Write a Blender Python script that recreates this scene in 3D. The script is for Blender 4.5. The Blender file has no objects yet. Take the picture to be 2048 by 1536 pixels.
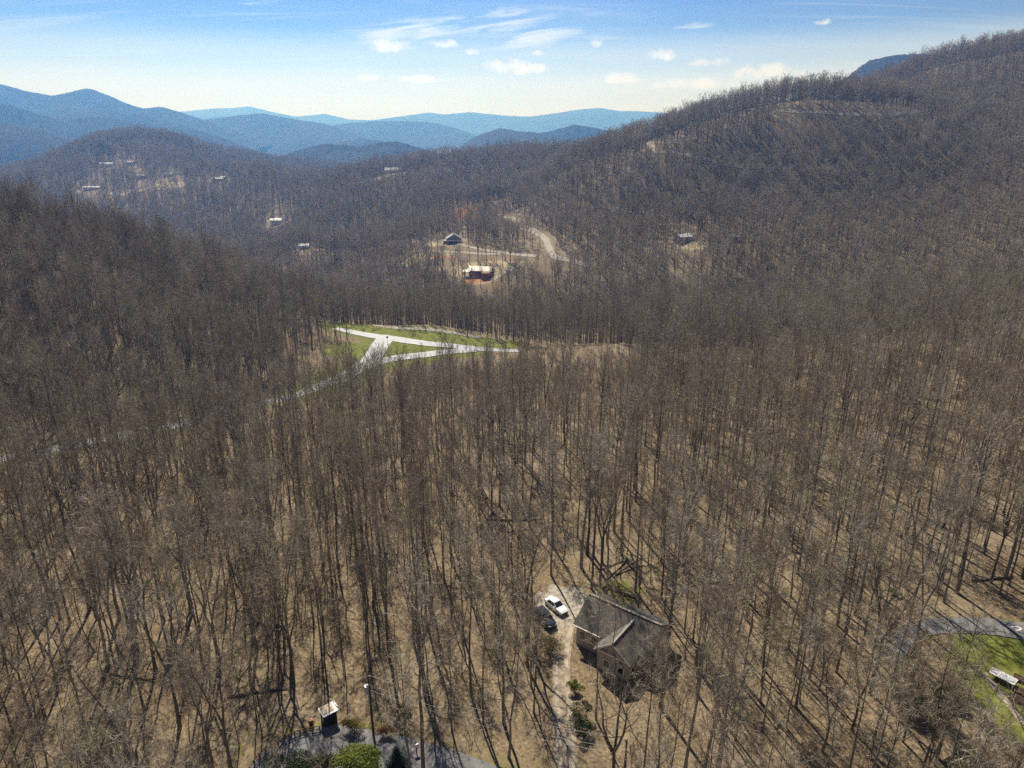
import bpy, bmesh, math, random
import numpy as np
from mathutils import Vector, Matrix

PI = math.pi
SC = bpy.context.scene
COL = SC.collection
rng = np.random.default_rng(7)
random.seed(7)

# ------------------------------------------------------------------ camera
CAMZ = 74.0
PITCH = math.radians(20.0)
FPX = 1400.0
cd = bpy.data.cameras.new("camera")
cam = bpy.data.objects.new("camera", cd)
COL.objects.link(cam)
cam.location = (0, 0, CAMZ)
cam.rotation_euler = (math.radians(90) - PITCH, 0, 0)
cd.sensor_width = 36.0
cd.lens = 36.0 * FPX / 2048.0
cd.clip_start = 0.5
cd.clip_end = 60000
SC.camera = cam

# ------------------------------------------------------------------ light
SUN_EL = math.radians(48)
SUN_AZ = math.radians(-16)          # left of straight ahead (+Y)
sd = bpy.data.lights.new("sun", "SUN")
sd.energy = 5.0
sd.angle = math.radians(0.55)
sd.color = (1.0, 0.955, 0.88)
sun = bpy.data.objects.new("sun", sd)
COL.objects.link(sun)
to_sun = Vector((math.sin(SUN_AZ) * math.cos(SUN_EL), math.cos(SUN_AZ) * math.cos(SUN_EL), math.sin(SUN_EL)))
sun.rotation_euler = to_sun.to_track_quat('Z', 'Y').to_euler()
sun.location = (0, 0, 600)

SC.view_settings.view_transform = 'Standard'
SC.view_settings.look = 'None'
SC.view_settings.exposure = 0.45
SC.view_settings.gamma = 1.0
SC.view_settings.use_curve_mapping = False
SC.cycles.max_bounces = 5
SC.cycles.diffuse_bounces = 2
SC.cycles.glossy_bounces = 2
SC.cycles.transmission_bounces = 2
SC.cycles.volume_bounces = 0
SC.cycles.use_denoising = False
SC.cycles.caustics_reflective = False
SC.cycles.caustics_refractive = False


class NT:
    """small node-tree writer"""
    def __init__(self, tree):
        self.t = tree
        self.n = tree.nodes
        self.l = tree.links

    def new(self, typ, **kw):
        nd = self.n.new(typ)
        for k, v in kw.items():
            setattr(nd, k, v)
        return nd

    def put(self, sock, v):
        if isinstance(v, bpy.types.NodeSocket):
            self.l.new(v, sock)
        elif v is not None:
            sock.default_value = v

    def math(self, op, a, b=None, c=None, clamp=False):
        nd = self.new('ShaderNodeMath', operation=op)
        nd.use_clamp = clamp
        self.put(nd.inputs[0], a)
        self.put(nd.inputs[1], b)
        self.put(nd.inputs[2], c)
        return nd.outputs[0]

    def noise(self, vec, scale, detail=3, rough=0.55, dist=0.0):
        nd = self.new('ShaderNodeTexNoise')
        self.put(nd.inputs['Vector'], vec)
        nd.inputs['Scale'].default_value = scale
        nd.inputs['Detail'].default_value = detail
        nd.inputs['Roughness'].default_value = rough
        nd.inputs['Distortion'].default_value = dist
        return nd.outputs['Fac']

    def ramp(self, fac, stops, interp='LINEAR'):
        nd = self.new('ShaderNodeValToRGB')
        nd.color_ramp.interpolation = interp
        el = nd.color_ramp.elements
        while len(el) < len(stops):
            el.new(0.5)
        for e, (p, c) in zip(el, stops):
            e.position = p
            e.color = (c, c, c, 1) if isinstance(c, (int, float)) else (*c, 1)
        self.put(nd.inputs[0], fac)
        return nd.outputs[0]

    def mix(self, fac, a, b, mode='MIX'):
        nd = self.new('ShaderNodeMix', data_type='RGBA', blend_type=mode)
        self.put(nd.inputs[0], fac)
        self.put(nd.inputs[6], (*a, 1) if isinstance(a, tuple) else a)
        self.put(nd.inputs[7], (*b, 1) if isinstance(b, tuple) else b)
        return nd.outputs[2]

    def smooth(self, v, lo, hi):
        nd = self.new('ShaderNodeMapRange', interpolation_type='SMOOTHSTEP')
        self.put(nd.inputs[0], v)
        nd.inputs[1].default_value = lo
        nd.inputs[2].default_value = hi
        return nd.outputs[0]


# ------------------------------------------------------------------ sky
world = bpy.data.worlds.new("World")
SC.world = world
world.use_nodes = True
W = NT(world.node_tree)
W.n.clear()
sky = W.new('ShaderNodeTexSky', sky_type='NISHITA')
sky.sun_disc = False
sky.sun_elevation = SUN_EL
sky.sun_rotation = SUN_AZ
sky.altitude = 900
sky.air_density = 1.0
sky.dust_density = 0.35
sky.ozone_density = 3.0
tc = W.new('ShaderNodeTexCoord')
gen = tc.outputs['Generated']
sep = W.new('ShaderNodeSeparateXYZ')
W.l.new(gen, sep.inputs[0])
dx, dy, dz = sep.outputs
# a thin veil of cirrus on one high layer, seen in perspective
inv = W.math('DIVIDE', 1.0, W.math('ADD', W.math('MAXIMUM', dz, 0.0), 0.09))
comb = W.new('ShaderNodeCombineXYZ')
W.put(comb.inputs[0], W.math('MULTIPLY', dx, inv))
W.put(comb.inputs[1], W.math('MULTIPLY', dy, inv))
mp = W.new('ShaderNodeMapping')
W.l.new(comb.outputs[0], mp.inputs[0])
mp.inputs['Rotation'].default_value = (0, 0, math.radians(14))
mp.inputs['Scale'].default_value = (0.55, 2.6, 1)
mp.inputs['Location'].default_value = (3.1, 1.7, 0)
cir = W.smooth(W.noise(mp.outputs[0], 1.1, 7, 0.62, 0.9), 0.50, 0.80)
veil = W.smooth(W.noise(comb.outputs[0], 0.35, 2, 0.5, 0.3), 0.38, 0.75)
cirrus = W.math('ADD', W.math('MULTIPLY', cir, 0.75), W.math('MULTIPLY', veil, 0.35), clamp=True)
# fair-weather cumulus puffs low in the sky: (azimuth, elevation, half width, half height) in radians
az = W.math('ARCTAN2', dx, dy)
el = W.math('ARCSINE', dz)
PUFF = [(780, 94, 44, 16), (888, 91, 30, 11), (948, 104, 16, 9), (1192, 90, 20, 14), (1076, 107, 15, 7), (1318, 113, 30, 13),
        (1425, 127, 48, 11), (1540, 146, 90, 16), (1030, 138, 70, 17), (1238, 160, 40, 13), (1390, 170, 80, 14), (820, 160, 60, 9),
        (1644, 45, 14, 7), (740, 157, 26, 8)]
puffs = None
nz = W.noise(gen, 38.0, 6, 0.62)
nz2 = W.noise(gen, 120.0, 3, 0.6)
edge = W.math('ADD', W.math('MULTIPLY', W.math('SUBTRACT', nz, 0.5), 4.2), W.math('MULTIPLY', W.math('SUBTRACT', nz2, 0.5), 1.0))
for (px, py, hw, hh) in PUFF:
    u, v = (px - 1024) / FPX, (768 - py) / FPX
    cy = math.cos(PITCH) + v * math.sin(PITCH)
    a0 = math.atan2(u, cy)
    e0 = math.atan2(-math.sin(PITCH) + v * math.cos(PITCH), math.hypot(u, cy))
    A = W.math('DIVIDE', W.math('SUBTRACT', az, a0), hw / FPX)
    E = W.math('DIVIDE', W.math('SUBTRACT', el, e0), hh / FPX)
    E = W.math('MULTIPLY', E, W.math('ADD', 1.0, W.math('MULTIPLY', W.math('LESS_THAN', E, 0.0), 0.6)))
    d = W.math('SUBTRACT', 1.0, W.math('ADD', W.math('MULTIPLY', A, A), W.math('MULTIPLY', E, E)))
    puffs = d if puffs is None else W.math('MAXIMUM', puffs, d)
puff = W.smooth(W.math('ADD', puffs, edge), 0.0, 1.3)
# a fan of cirrus streaks
wisp = None
for (px, py, hw, hh, tilt) in [(900, 52, 250, 30, 0.10), (1010, 74, 190, 26, 0.02), (545, 3, 60, 9, 0.1), (1350, 52, 80, 8, 0.0)]:
    u, v = (px - 1024) / FPX, (768 - py) / FPX
    cy = math.cos(PITCH) + v * math.sin(PITCH)
    A = W.math('DIVIDE', W.math('SUBTRACT', az, math.atan2(u, cy)), hw / FPX)
    E = W.math('DIVIDE', W.math('SUBTRACT', W.math('SUBTRACT', el, math.atan2(-math.sin(PITCH) + v * math.cos(PITCH), math.hypot(u, cy))), W.math('MULTIPLY', A, tilt * hw / FPX)), hh / FPX)
    d = W.math('SUBTRACT', 1.0, W.math('ADD', W.math('MULTIPLY', A, A), W.math('MULTIPLY', E, E)))
    wisp = d if wisp is None else W.math('MAXIMUM', wisp, d)
sv = W.new('ShaderNodeCombineXYZ')
W.put(sv.inputs[0], W.math('MULTIPLY', az, 9.0))
W.put(sv.inputs[1], W.math('SUBTRACT', W.math('MULTIPLY', el, 75.0), W.math('MULTIPLY', az, 8.0)))
streak = W.noise(sv.outputs[0], 1.0, 6, 0.6, 0.6)
wisp = W.math('MULTIPLY', W.smooth(wisp, -0.1, 0.9), W.smooth(streak, 0.40, 0.68))
cirrus = W.math('MAXIMUM', W.math('MULTIPLY', cirrus, 0.55), wisp)
sc1 = W.mix(1.0, sky.outputs[0], (0.1, 0.1, 0.1), 'MULTIPLY')
gam = W.new('ShaderNodeGamma')
gam.inputs[1].default_value = 2.0
W.l.new(sc1, gam.inputs[0])
sc2 = W.mix(1.0, gam.outputs[0], (1.3, 4.2, 6.9), 'MULTIPLY')
# whitish haze layer all round the horizon
low = W.ramp(dz, [(0.0, 1.0), (0.05, 0.9), (0.085, 0.6), (0.125, 0.2), (0.18, 0.03), (0.26, 0.0)], 'EASE')
low = W.math('MULTIPLY', low, W.math('ADD', 0.86, W.math('MULTIPLY', W.noise(comb.outputs[0], 0.5, 3, 0.5, 0.4), 0.26)), clamp=True)
c0 = W.mix(low, sc2, (6.6, 7.2, 8.0))
c1 = W.mix(W.math('MULTIPLY', cirrus, 0.75), c0, (6.9, 7.3, 7.7))
c2 = W.mix(W.math('MULTIPLY', puff, 0.7), c1, (8.2, 8.2, 8.1))
bg = W.new('ShaderNodeBackground')
W.l.new(c2, bg.inputs[0])
bg.inputs[1].default_value = 0.10
wo = W.new('ShaderNodeOutputWorld')
W.l.new(bg.outputs[0], wo.inputs[0])


# ------------------------------------------------------------------ pixel helpers (photo pixels, 2048 wide)
def ray(px, py):
    u, v = (px - 1024) / FPX, (768 - py) / FPX
    cy = math.cos(PITCH) + v * math.sin(PITCH)
    return u / cy, (-math.sin(PITCH) + v * math.cos(PITCH)) / cy     # X/Y, (Z-CAMZ)/Y


def pz(px, py, Y, drop=0.0):
    a, b = ray(px, py)
    return (a * Y, Y, CAMZ + b * Y - drop)


# ------------------------------------------------------------------ terrain
T = 23.0
CP = [(-60, 60, 0), (0, 60, 0), (60, 60, 1), (-90, 110, 0.5), (0, 110, -0.5), (90, 115, 2.5), (-115, 152, 0), (0, 170, -4), (60, 150, -1),
      (115, 190, 3), (0, 20, 1), (-40, -120, 6), (160, -60, 12), (-200, -40, 10), (160, 90, 8), (-180, 110, 8), (-260, 200, 30), (17, 86, 0),
      pz(200, 880, 165), pz(400, 840, 194), pz(600, 790, 222), pz(700, 735, 255), pz(760, 700, 282), pz(900, 705, 280), pz(1040, 703, 281),
      pz(700, 668, 305), pz(870, 650, 318), pz(720, 648, 332), pz(960, 680, 305), (60, 285, -12), (0, 228, -17), (-35, 238, -18), (60, 235, -14), (30, 200, -10), (-20, 200, -10), (-20, 400, -37), (-60, 380, -32),
      (20, 450, -44), pz(960, 552, 525), pz(905, 482, 640), pz(1110, 515, 520), pz(1090, 480, 590), pz(1060, 460, 640), pz(1000, 430, 760), pz(990, 412, 830),
      pz(850, 500, 580), pz(935, 430, 740), (150, 270, -4), (220, 260, 4), (160, 390, -30), (90, 390, -36), (240, 420, -20), pz(1365, 482, 500), pz(1470, 484, 495), (240, 340, -14), (80, 460, -22),
      pz(1700, 500, 430, T), pz(2040, 520, 390, T), pz(2040, 400, 480, T), pz(2040, 300, 580, T), pz(2040, 200, 720, T), pz(2040, 66, 950, T),
      pz(1835, 116, 900, T), pz(1920, 84, 930, T), pz(1790, 163, 840, T), pz(1700, 174, 790, T), pz(1600, 165, 735, T), pz(1500, 178, 705, T), pz(1400, 200, 690, T), pz(1300, 240, 680, T),
      pz(1600, 225, 672), pz(1800, 226, 690), pz(1500, 345, 585, T), pz(1300, 295, 640), pz(1530, 332, 625), pz(1300, 400, 545, T), pz(1600, 400, 525, T), pz(1800, 300, 600, T), pz(1800, 420, 500, T),
      pz(1210, 268, 700, T), pz(1130, 297, 720, T), pz(1000, 345, 770, T), pz(900, 370, 780, T), pz(700, 412, 800, T), pz(690, 470, 760, T), pz(500, 470, 800, T), pz(250, 440, 950, T),
      pz(553, 445, 930), pz(620, 495, 700),
      pz(850, 300, 1100, T), pz(1050, 285, 1050, T), pz(1130, 284, 1050, T), pz(700, 327, 1100, T), pz(785, 348, 1000), pz(560, 330, 1250, T),
      pz(250, 258, 1500, T), pz(330, 263, 1500, T), pz(180, 272, 1480, T), pz(110, 305, 1440, T), pz(60, 325, 1400, T), pz(400, 290, 1500, T), pz(470, 318, 1520, T), pz(530, 332, 1520, T),
      pz(640, 330, 1700, T), pz(250, 332, 1300), pz(260, 382, 1130), pz(100, 410, 1000, T), pz(330, 400, 1050), pz(420, 360, 1200), pz(0, 340, 1500, T),
      pz(0, 388, 255, T), pz(100, 410, 270, T), pz(190, 424, 290, T), pz(320, 452, 312, T), pz(450, 500, 330, T), pz(600, 535, 350, T), pz(690, 562, 365, T),
      pz(200, 700, 215), pz(300, 620, 268), pz(0, 800, 185), pz(100, 600, 240), pz(450, 640, 285), pz(560, 680, 285),
      (-270, 430, -30), (-250, 600, -62), (-180, 480, -45), (-130, 560, -50), (-450, 600, -25), (-420, 330, 30), (-600, 300, 45), (-500, 800, -35),
      (500, 300, 50), (850, 600, 170), (1000, 1200, 210), (450, 1200, 60), (250, 1000, 30),
      (780, 1500, 70), (900, 1700, 60), (620, 1450, 50), pz(1790, 185, 1150, T), (500, 1700, 60),
      (0, 2500, -70), (-1500, 2500, -60), (1200, 2500, 60), (0, 1500, -60), (-300, 1300, -50), (-1700, 1300, -30), (-900, 900, -45), (-1200, 1800, -40)]
CP = np.array(CP, float)


def warp(x, y):
    r = np.sqrt(x * x + y * y + 50.0 ** 2)
    return np.stack([np.arctan2(x, np.maximum(y, -1e9)) * 1.3, np.log(r)], -1)


def tpsk(d2):
    return 0.5 * d2 * np.log(np.maximum(d2, 1e-12))


_q = warp(CP[:, 0], CP[:, 1])
_n = len(CP)
_K = tpsk(((_q[:, None] - _q[None]) ** 2).sum(-1)) + np.eye(_n) * 0.0006
_P = np.hstack([np.ones((_n, 1)), _q])
_A = np.block([[_K, _P], [_P.T, np.zeros((3, 3))]])
_s = np.linalg.solve(_A, np.concatenate([CP[:, 2], np.zeros(3)]))


def hash2(ix, iy, s):
    h = (ix.astype(np.int64) * 374761393 + iy.astype(np.int64) * 668265263 + s * 1442695041) & 0x7fffffff
    h = ((h ^ (h >> 13)) * 1274126177) & 0x7fffffff
    return ((h ^ (h >> 16)) & 0xffff) / 65535.0


def vnoise(x, y, s=0):
    ix, iy = np.floor(x), np.floor(y)
    fx, fy = x - ix, y - iy
    fx = fx * fx * (3 - 2 * fx)
    fy = fy * fy * (3 - 2 * fy)
    a, b = hash2(ix, iy, s), hash2(ix + 1, iy, s)
    c, d = hash2(ix, iy + 1, s), hash2(ix + 1, iy + 1, s)
    return (a + (b - a) * fx) * (1 - fy) + (c + (d - c) * fx) * fy


def fbm(x, y, s=0, o=4):
    t, a = 0, 0.5
    for k in range(o):
        t = t + a * (vnoise(x, y, s + k) - 0.5)
        x, y, a = x * 2.03, y * 2.03, a * 0.5
    return t


def H(x, y):
    x = np.atleast_1d(np.asarray(x, float))
    y = np.atleast_1d(np.asarray(y, float))
    sh = x.shape
    x, y = x.ravel(), y.ravel()
    out = np.empty(x.shape)
    for i in range(0, len(x), 20000):
        a, b = x[i:i + 20000], y[i:i + 20000]
        q = warp(a, b)
        d2 = ((q[:, None] - _q[None]) ** 2).sum(-1)
        out[i:i + 20000] = tpsk(d2) @ _s[:_n] + _s[_n] + q @ _s[_n + 1:]
    r = np.hypot(x, y)
    f = np.clip((r - 1900) / 900, 0, 1)
    f = f * f * (3 - 2 * f)
    out = np.clip(out, -90, 320)
    amp = np.clip((r - 250) / 500, 0, 1)
    out = out + amp * 16 * fbm(x / 120, y / 120, 3, 3) + 1.0 * fbm(x / 14, y / 14, 9, 2)
    out = out * (1 - f) + f * (-75 + 40 * fbm(x / 900, y / 900, 5, 4))
    return out.reshape(sh)


def hz(x, y):
    return float(H(x, y)[0])


def ground(px, py, y0=40, y1=2400):
    """the point of the terrain seen at a photo pixel"""
    a, b = ray(px, py)
    ys = np.exp(np.linspace(math.log(y0), math.log(y1), 1600))
    dzv = CAMZ + b * ys - H(a * ys, ys)
    k = np.argmax(dzv < 0)
    if dzv[k] >= 0:
        k = len(ys) - 1
    if k == 0:
        k = 1
    t = dzv[k - 1] / (dzv[k - 1] - dzv[k] + 1e-9)
    Y = ys[k - 1] + t * (ys[k] - ys[k - 1])
    return (a * Y, Y, hz(a * Y, Y))


# ------------------------------------------------------------------ materials
def mat(name, color, rough=0.8, var=0.12, scale=3.0, metal=0.0, spec=0.3, bump=0.0, coat=0.0):
    m = bpy.data.materials.new(name)
    m.use_nodes = True
    N = NT(m.node_tree)
    b = N.n['Principled BSDF']
    t = N.new('ShaderNodeTexCoord').outputs['Object']
    nf = N.noise(t, scale, 4, 0.6)
    lo = tuple(c * (1 - var) for c in color)
    hi = tuple(min(1, c * (1 + var)) for c in color)
    N.put(b.inputs['Base Color'], N.mix(N.smooth(nf, 0.3, 0.7), lo, hi))
    b.inputs['Roughness'].default_value = rough
    b.inputs['Metallic'].default_value = metal
    b.inputs['Specular IOR Level'].default_value = spec
    b.inputs['Coat Weight'].default_value = coat
    if bump:
        bp = N.new('ShaderNodeBump')
        bp.inputs['Strength'].default_value = bump
        N.put(bp.inputs['Height'], nf)
        N.put(b.inputs['Normal'], bp.outputs[0])
    return m


def bark_material(name, base, tints, rough=0.9):
    """tree colour, varied by where the tree stands and from one tree to the next"""
    m = bpy.data.materials.new(name)
    m.use_nodes = True
    N = NT(m.node_tree)
    b = N.n['Principled BSDF']
    oi = N.new('ShaderNodeObjectInfo')
    big = N.noise(oi.outputs['Location'], 0.012, 2, 0.5)
    fac = N.math('ADD', N.math('MULTIPLY', big, 0.9), N.math('MULTIPLY', N.math('SUBTRACT', oi.outputs['Random'], 0.5), 1.0))
    dk = N.math('ADD', 0.62, N.math('ADD', N.math('MULTIPLY', N.noise(oi.outputs['Location'], 0.045, 2, 0.6), 0.5), N.math('MULTIPLY', N.math('FRACT', N.math('MULTIPLY', oi.outputs['Random'], 17.3)), 0.34)))
    col = N.ramp(fac, [(p, c) for p, c in tints])
    tx = N.new('ShaderNodeTexCoord').outputs['Object']
    fine = N.noise(tx, 1.4, 3, 0.6)
    vm = N.new('ShaderNodeVectorMath', operation='SCALE')
    N.put(vm.inputs[0], col)
    N.put(vm.inputs['Scale'], dk)
    col = vm.outputs[0]
    col = N.mix(0.55, col, N.ramp(fine, [(0.3, 0.35), (0.7, 0.75)]), 'OVERLAY')
    N.put(b.inputs['Base Color'], col)
    b.inputs['Roughness'].default_value = rough
    b.inputs['Specular IOR Level'].default_value = 0.15
    return m


M = {}
M['bark'] = bark_material('bark', None, [(0.15, (0.12, 0.10, 0.082)), (0.45, (0.165, 0.145, 0.125)), (0.8, (0.23, 0.21, 0.185))])
M['twig'] = bark_material('twigs', None, [(0.08, (0.30, 0.235, 0.17)), (0.25, (0.33, 0.275, 0.205)), (0.5, (0.37, 0.32, 0.25)), (0.68, (0.34, 0.30, 0.195)), (0.9, (0.43, 0.385, 0.315))])
M['hill_twig'] = bark_material('hill_twigs', None, [(0.1, (0.36, 0.29, 0.21)), (0.35, (0.42, 0.35, 0.26)), (0.6, (0.40, 0.36, 0.23)), (0.85, (0.46, 0.40, 0.32))])
M['pale_bark'] = mat('pale_bark', (0.42, 0.37, 0.30), 0.9, 0.25, 1.5)
M['log'] = mat('log_bark', (0.14, 0.115, 0.09), 0.9, 0.3, 2)
M['asphalt'] = mat('asphalt', (0.17, 0.165, 0.165), 0.85, 0.25, 0.6)
M['sheen_asphalt'] = mat('sheen_asphalt', (0.38, 0.38, 0.39), 0.6, 0.15, 0.25)  # asphalt whitened so its colour carries the sheen of the backlight
M['gravel'] = mat('gravel', (0.34, 0.30, 0.24), 0.95, 0.35, 1.4)
M['track'] = mat('dirt_track', (0.34, 0.285, 0.215), 0.95, 0.35, 0.5)

# ground material: leaf litter, grass and clay, mixed by attributes of the terrain
gm = bpy.data.materials.new('forest_floor')
gm.use_nodes = True
N = NT(gm.node_tree)
b = N.n['Principled BSDF']
pos = N.new('ShaderNodeNewGeometry').outputs['Position']
n1 = N.noise(pos, 0.05, 4, 0.6)
n2 = N.noise(pos, 0.6, 4, 0.65)
n3 = N.noise(pos, 2.4, 3, 0.75)
lit = N.ramp(n3, [(0.30, (0.06, 0.043, 0.028)), (0.43, (0.165, 0.124, 0.078)), (0.56, (0.255, 0.198, 0.123)), (0.72, (0.46, 0.378, 0.25))])
lit = N.mix(N.smooth(n2, 0.35, 0.7), lit, N.mix(0.5, lit, (0.22, 0.155, 0.085)))
lit = N.mix(N.math('MULTIPLY', N.smooth(N.noise(pos, 0.22, 4, 0.65, 0.6), 0.45, 0.68), 0.62), lit, N.mix(0.5, lit, (0.07, 0.05, 0.03)))  # darker leaf patches that also put mottled shade into the litter colour
lit = N.mix(N.math('MULTIPLY', N.smooth(n1, 0.45, 0.7), 0.35), lit, (0.30, 0.25, 0.18))
gr = N.ramp(n2, [(0.3, (0.085, 0.10, 0.02)), (0.5, (0.16, 0.175, 0.032)), (0.7, (0.27, 0.25, 0.08))])
gr = N.mix(N.smooth(n3, 0.35, 0.75), gr, N.mix(0.4, gr, (0.06, 0.075, 0.02)))
ag = N.new('ShaderNodeAttribute', attribute_name='grass').outputs['Fac']
ac = N.new('ShaderNodeAttribute', attribute_name='clay').outputs['Fac']
ad = N.new('ShaderNodeAttribute', attribute_name='dry').outputs['Fac']
jit = N.math('ADD', N.math('MULTIPLY', N.math('SUBTRACT', n2, 0.5), 0.9), N.math('MULTIPLY', N.math('SUBTRACT', n3, 0.5), 0.5))
gf = N.smooth(N.math('ADD', ag, jit), 0.42, 0.62)
cf = N.smooth(N.math('ADD', ac, jit), 0.40, 0.6)
df = N.smooth(N.math('ADD', ad, jit), 0.40, 0.6)
col = N.mix(gf, lit, gr)
col = N.mix(df, col, N.mix(n2, (0.34, 0.27, 0.15), (0.46, 0.38, 0.24)))
col = N.mix(cf, col, N.mix(n2, (0.38, 0.17, 0.07), (0.50, 0.25, 0.11)))
N.put(b.inputs['Base Color'], col)
b.inputs['Roughness'].default_value = 0.95
b.inputs['Specular IOR Level'].default_value = 0.1
bp = N.new('ShaderNodeBump')
bp.inputs['Strength'].default_value = 0.6
bp.inputs['Distance'].default_value = 0.12
N.put(bp.inputs['Height'], n3)
N.put(b.inputs['Normal'], bp.outputs[0])
M['ground'] = gm


# ------------------------------------------------------------------ object helpers
def tag(o, label=None, cat=None, group=None, kind=None):
    if label:
        o['label'] = label
    if cat:
        o['category'] = cat
    if group:
        o['group'] = group
    if kind:
        o['kind'] = kind
    return o


def mesh_obj(name, verts, faces, mats, parent=None, smooth=False, midx=None):
    me = bpy.data.meshes.new(name)
    me.from_pydata([tuple(v) for v in verts], [], [tuple(f) for f in faces])
    for m in (mats if isinstance(mats, (list, tuple)) else [mats]):
        me.materials.append(m)
    if midx is not None:
        me.polygons.foreach_set('material_index', np.asarray(midx, np.int32))
    if smooth:
        me.polygons.foreach_set('use_smooth', np.ones(len(me.polygons), bool))
    me.update()
    o = bpy.data.objects.new(name, me)
    COL.objects.link(o)
    if parent:
        o.parent = parent
    return o


def empty(name, loc, rz=0, scale=1.0, **kw):
    o = bpy.data.objects.new(name, None)
    o.empty_display_size = 0.5
    COL.objects.link(o)
    o.location = loc
    o.rotation_euler = (0, 0, rz)
    o.scale = (scale,) * 3
    return tag(o, **kw)


class MB:
    """collects shapes, then links them as ONE mesh object"""
    def __init__(self):
        self.v, self.f, self.m = [], [], []

    def add(self, v, f, mi=0):
        o = len(self.v)
        self.v += [tuple(p) for p in v]
        self.f += [tuple(i + o for i in q) for q in f]
        self.m += [mi] * len(f)
        return self

    def box(self, c, s, rz=0, mi=0, taper=1.0):
        ca, sa = math.cos(rz), math.sin(rz)
        vs = []
        for z in (-1, 1):
            k = taper if z > 0 else 1
            for x, y in ((-1, -1), (1, -1), (1, 1), (-1, 1)):
                X, Y = x * s[0] / 2 * k, y * s[1] / 2 * k
                vs.append((c[0] + X * ca - Y * sa, c[1] + X * sa + Y * ca, c[2] + z * s[2] / 2))
        return self.add(vs, [(3, 2, 1, 0), (4, 5, 6, 7), (0, 1, 5, 4), (1, 2, 6, 5), (2, 3, 7, 6), (3, 0, 4, 7)], mi)

    def tube(self, pts, rad, n=6, mi=0, cap=True):
        pts = [Vector(p) for p in pts]
        o = len(self.v)
        for i, p in enumerate(pts):
            d = (pts[min(i + 1, len(pts) - 1)] - pts[max(i - 1, 0)]).normalized()
            a = d.orthogonal().normalized() if abs(d.z) < 0.9 else Vector((1, 0, 0)) - d * d.x
            a.normalize()
            c = d.cross(a)
            r = rad[i] if isinstance(rad, (list, tuple)) else rad
            for k in range(n):
                w = 2 * PI * k / n
                self.v.append(tuple(p + a * math.cos(w) * r + c * math.sin(w) * r))
        for i in range(len(pts) - 1):
            for k in range(n):
                k2 = (k + 1) % n
                self.f.append((o + i * n + k, o + i * n + k2, o + (i + 1) * n + k2, o + (i + 1) * n + k))
                self.m.append(mi)
        if cap:
            self.f.append(tuple(o + k for k in reversed(range(n))))
            self.f.append(tuple(o + (len(pts) - 1) * n + k for k in range(n)))
            self.m += [mi, mi]
        return self

    def prism(self, poly, axis, a, b, mi=0):
        """poly in the two other axes, extruded along axis (0,1,2) from a to b"""
        n = len(poly)
        vs = []
        for w in (a, b):
            for p in poly:
                q = list(p)
                q.insert(axis, w)
                vs.append(q)
        fs = [tuple(reversed(range(n))), tuple(range(n, 2 * n))]
        fs += [(i, (i + 1) % n, n + (i + 1) % n, n + i) for i in range(n)]
        return self.add(vs, fs, mi)

    def build(self, name, mats, parent=None, smooth=False):
        return mesh_obj(name, self.v, self.f, mats, parent, smooth, self.m)


# ------------------------------------------------------------------ roads, paths and clearings in the world
def poly_world(pix, y0=40, y1=2400):
    return [ground(px, py, y0, y1)[:2] for px, py in pix]


def resample(p, step):
    p = np.array(p, float)
    # Catmull-Rom
    q = np.vstack([2 * p[0] - p[1], p, 2 * p[-1] - p[-2]])
    out = []
    for i in range(1, len(q) - 2):
        n = max(2, int(np.linalg.norm(q[i + 1] - q[i]) / step))
        for t in np.linspace(0, 1, n, endpoint=False):
            out.append(0.5 * ((2 * q[i]) + (-q[i - 1] + q[i + 1]) * t + (2 * q[i - 1] - 5 * q[i] + 4 * q[i + 1] - q[i + 2]) * t * t
                              + (-q[i - 1] + 3 * q[i] - 3 * q[i + 1] + q[i + 2]) * t ** 3))
    out.append(p[-1])
    return np.array(out)


CLEAR = []          # (polyline, half width) kept free of trees
DISCS = []          # (x, y, rx, ry, rot, keep) clearings, keep = share of trees that stay


def clear_disc(x, y, rx, ry=None, rot=0, keep=0.0):
    DISCS.append((x, y, rx, ry or rx, rot, keep))


# ---- terrain mesh
def axis(core0, core1, step, lo, hi, grow):
    c = list(np.arange(core0, core1 + 0.1, step))
    s, x = step, core1
    while x < hi:
        s *= grow
        x += s
        c.append(min(x, hi))
    s, x = step, core0
    while x > lo:
        s *= grow
        x -= s
        c.insert(0, max(x, lo))
    return np.array(c)


xs = axis(-170, 170, 2.6, -13500, 13500, 1.035)
ys = axis(48, 345, 2.6, -3000, 14000, 1.025)
GX, GY = np.meshgrid(xs, ys)
GZ = H(GX, GY)
nx, ny = len(xs), len(ys)
gx, gy = GX.ravel(), GY.ravel()


def ell(cx, cy, rx, ry, rot=0):
    c, s = math.cos(rot), math.sin(rot)
    X, Y = gx - cx, gy - cy
    u, v = (X * c + Y * s) / rx, (-X * s + Y * c) / ry
    return np.clip(1.5 - (u * u + v * v), 0, 1)


def near_line(pts, w):
    p = resample(pts, 3.0)
    lo, hi = p.min(0) - w * 2, p.max(0) + w * 2
    out = np.zeros(len(gx))
    k = np.where((gx > lo[0]) & (gx < hi[0]) & (gy > lo[1]) & (gy < hi[1]))[0]
    if len(k):
        d = np.full(len(k), 1e9)
        for q in p:
            d = np.minimum(d, np.hypot(gx[k] - q[0], gy[k] - q[1]))
        out[k] = np.clip(1.5 - d / w, 0, 1)
    return out


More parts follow.
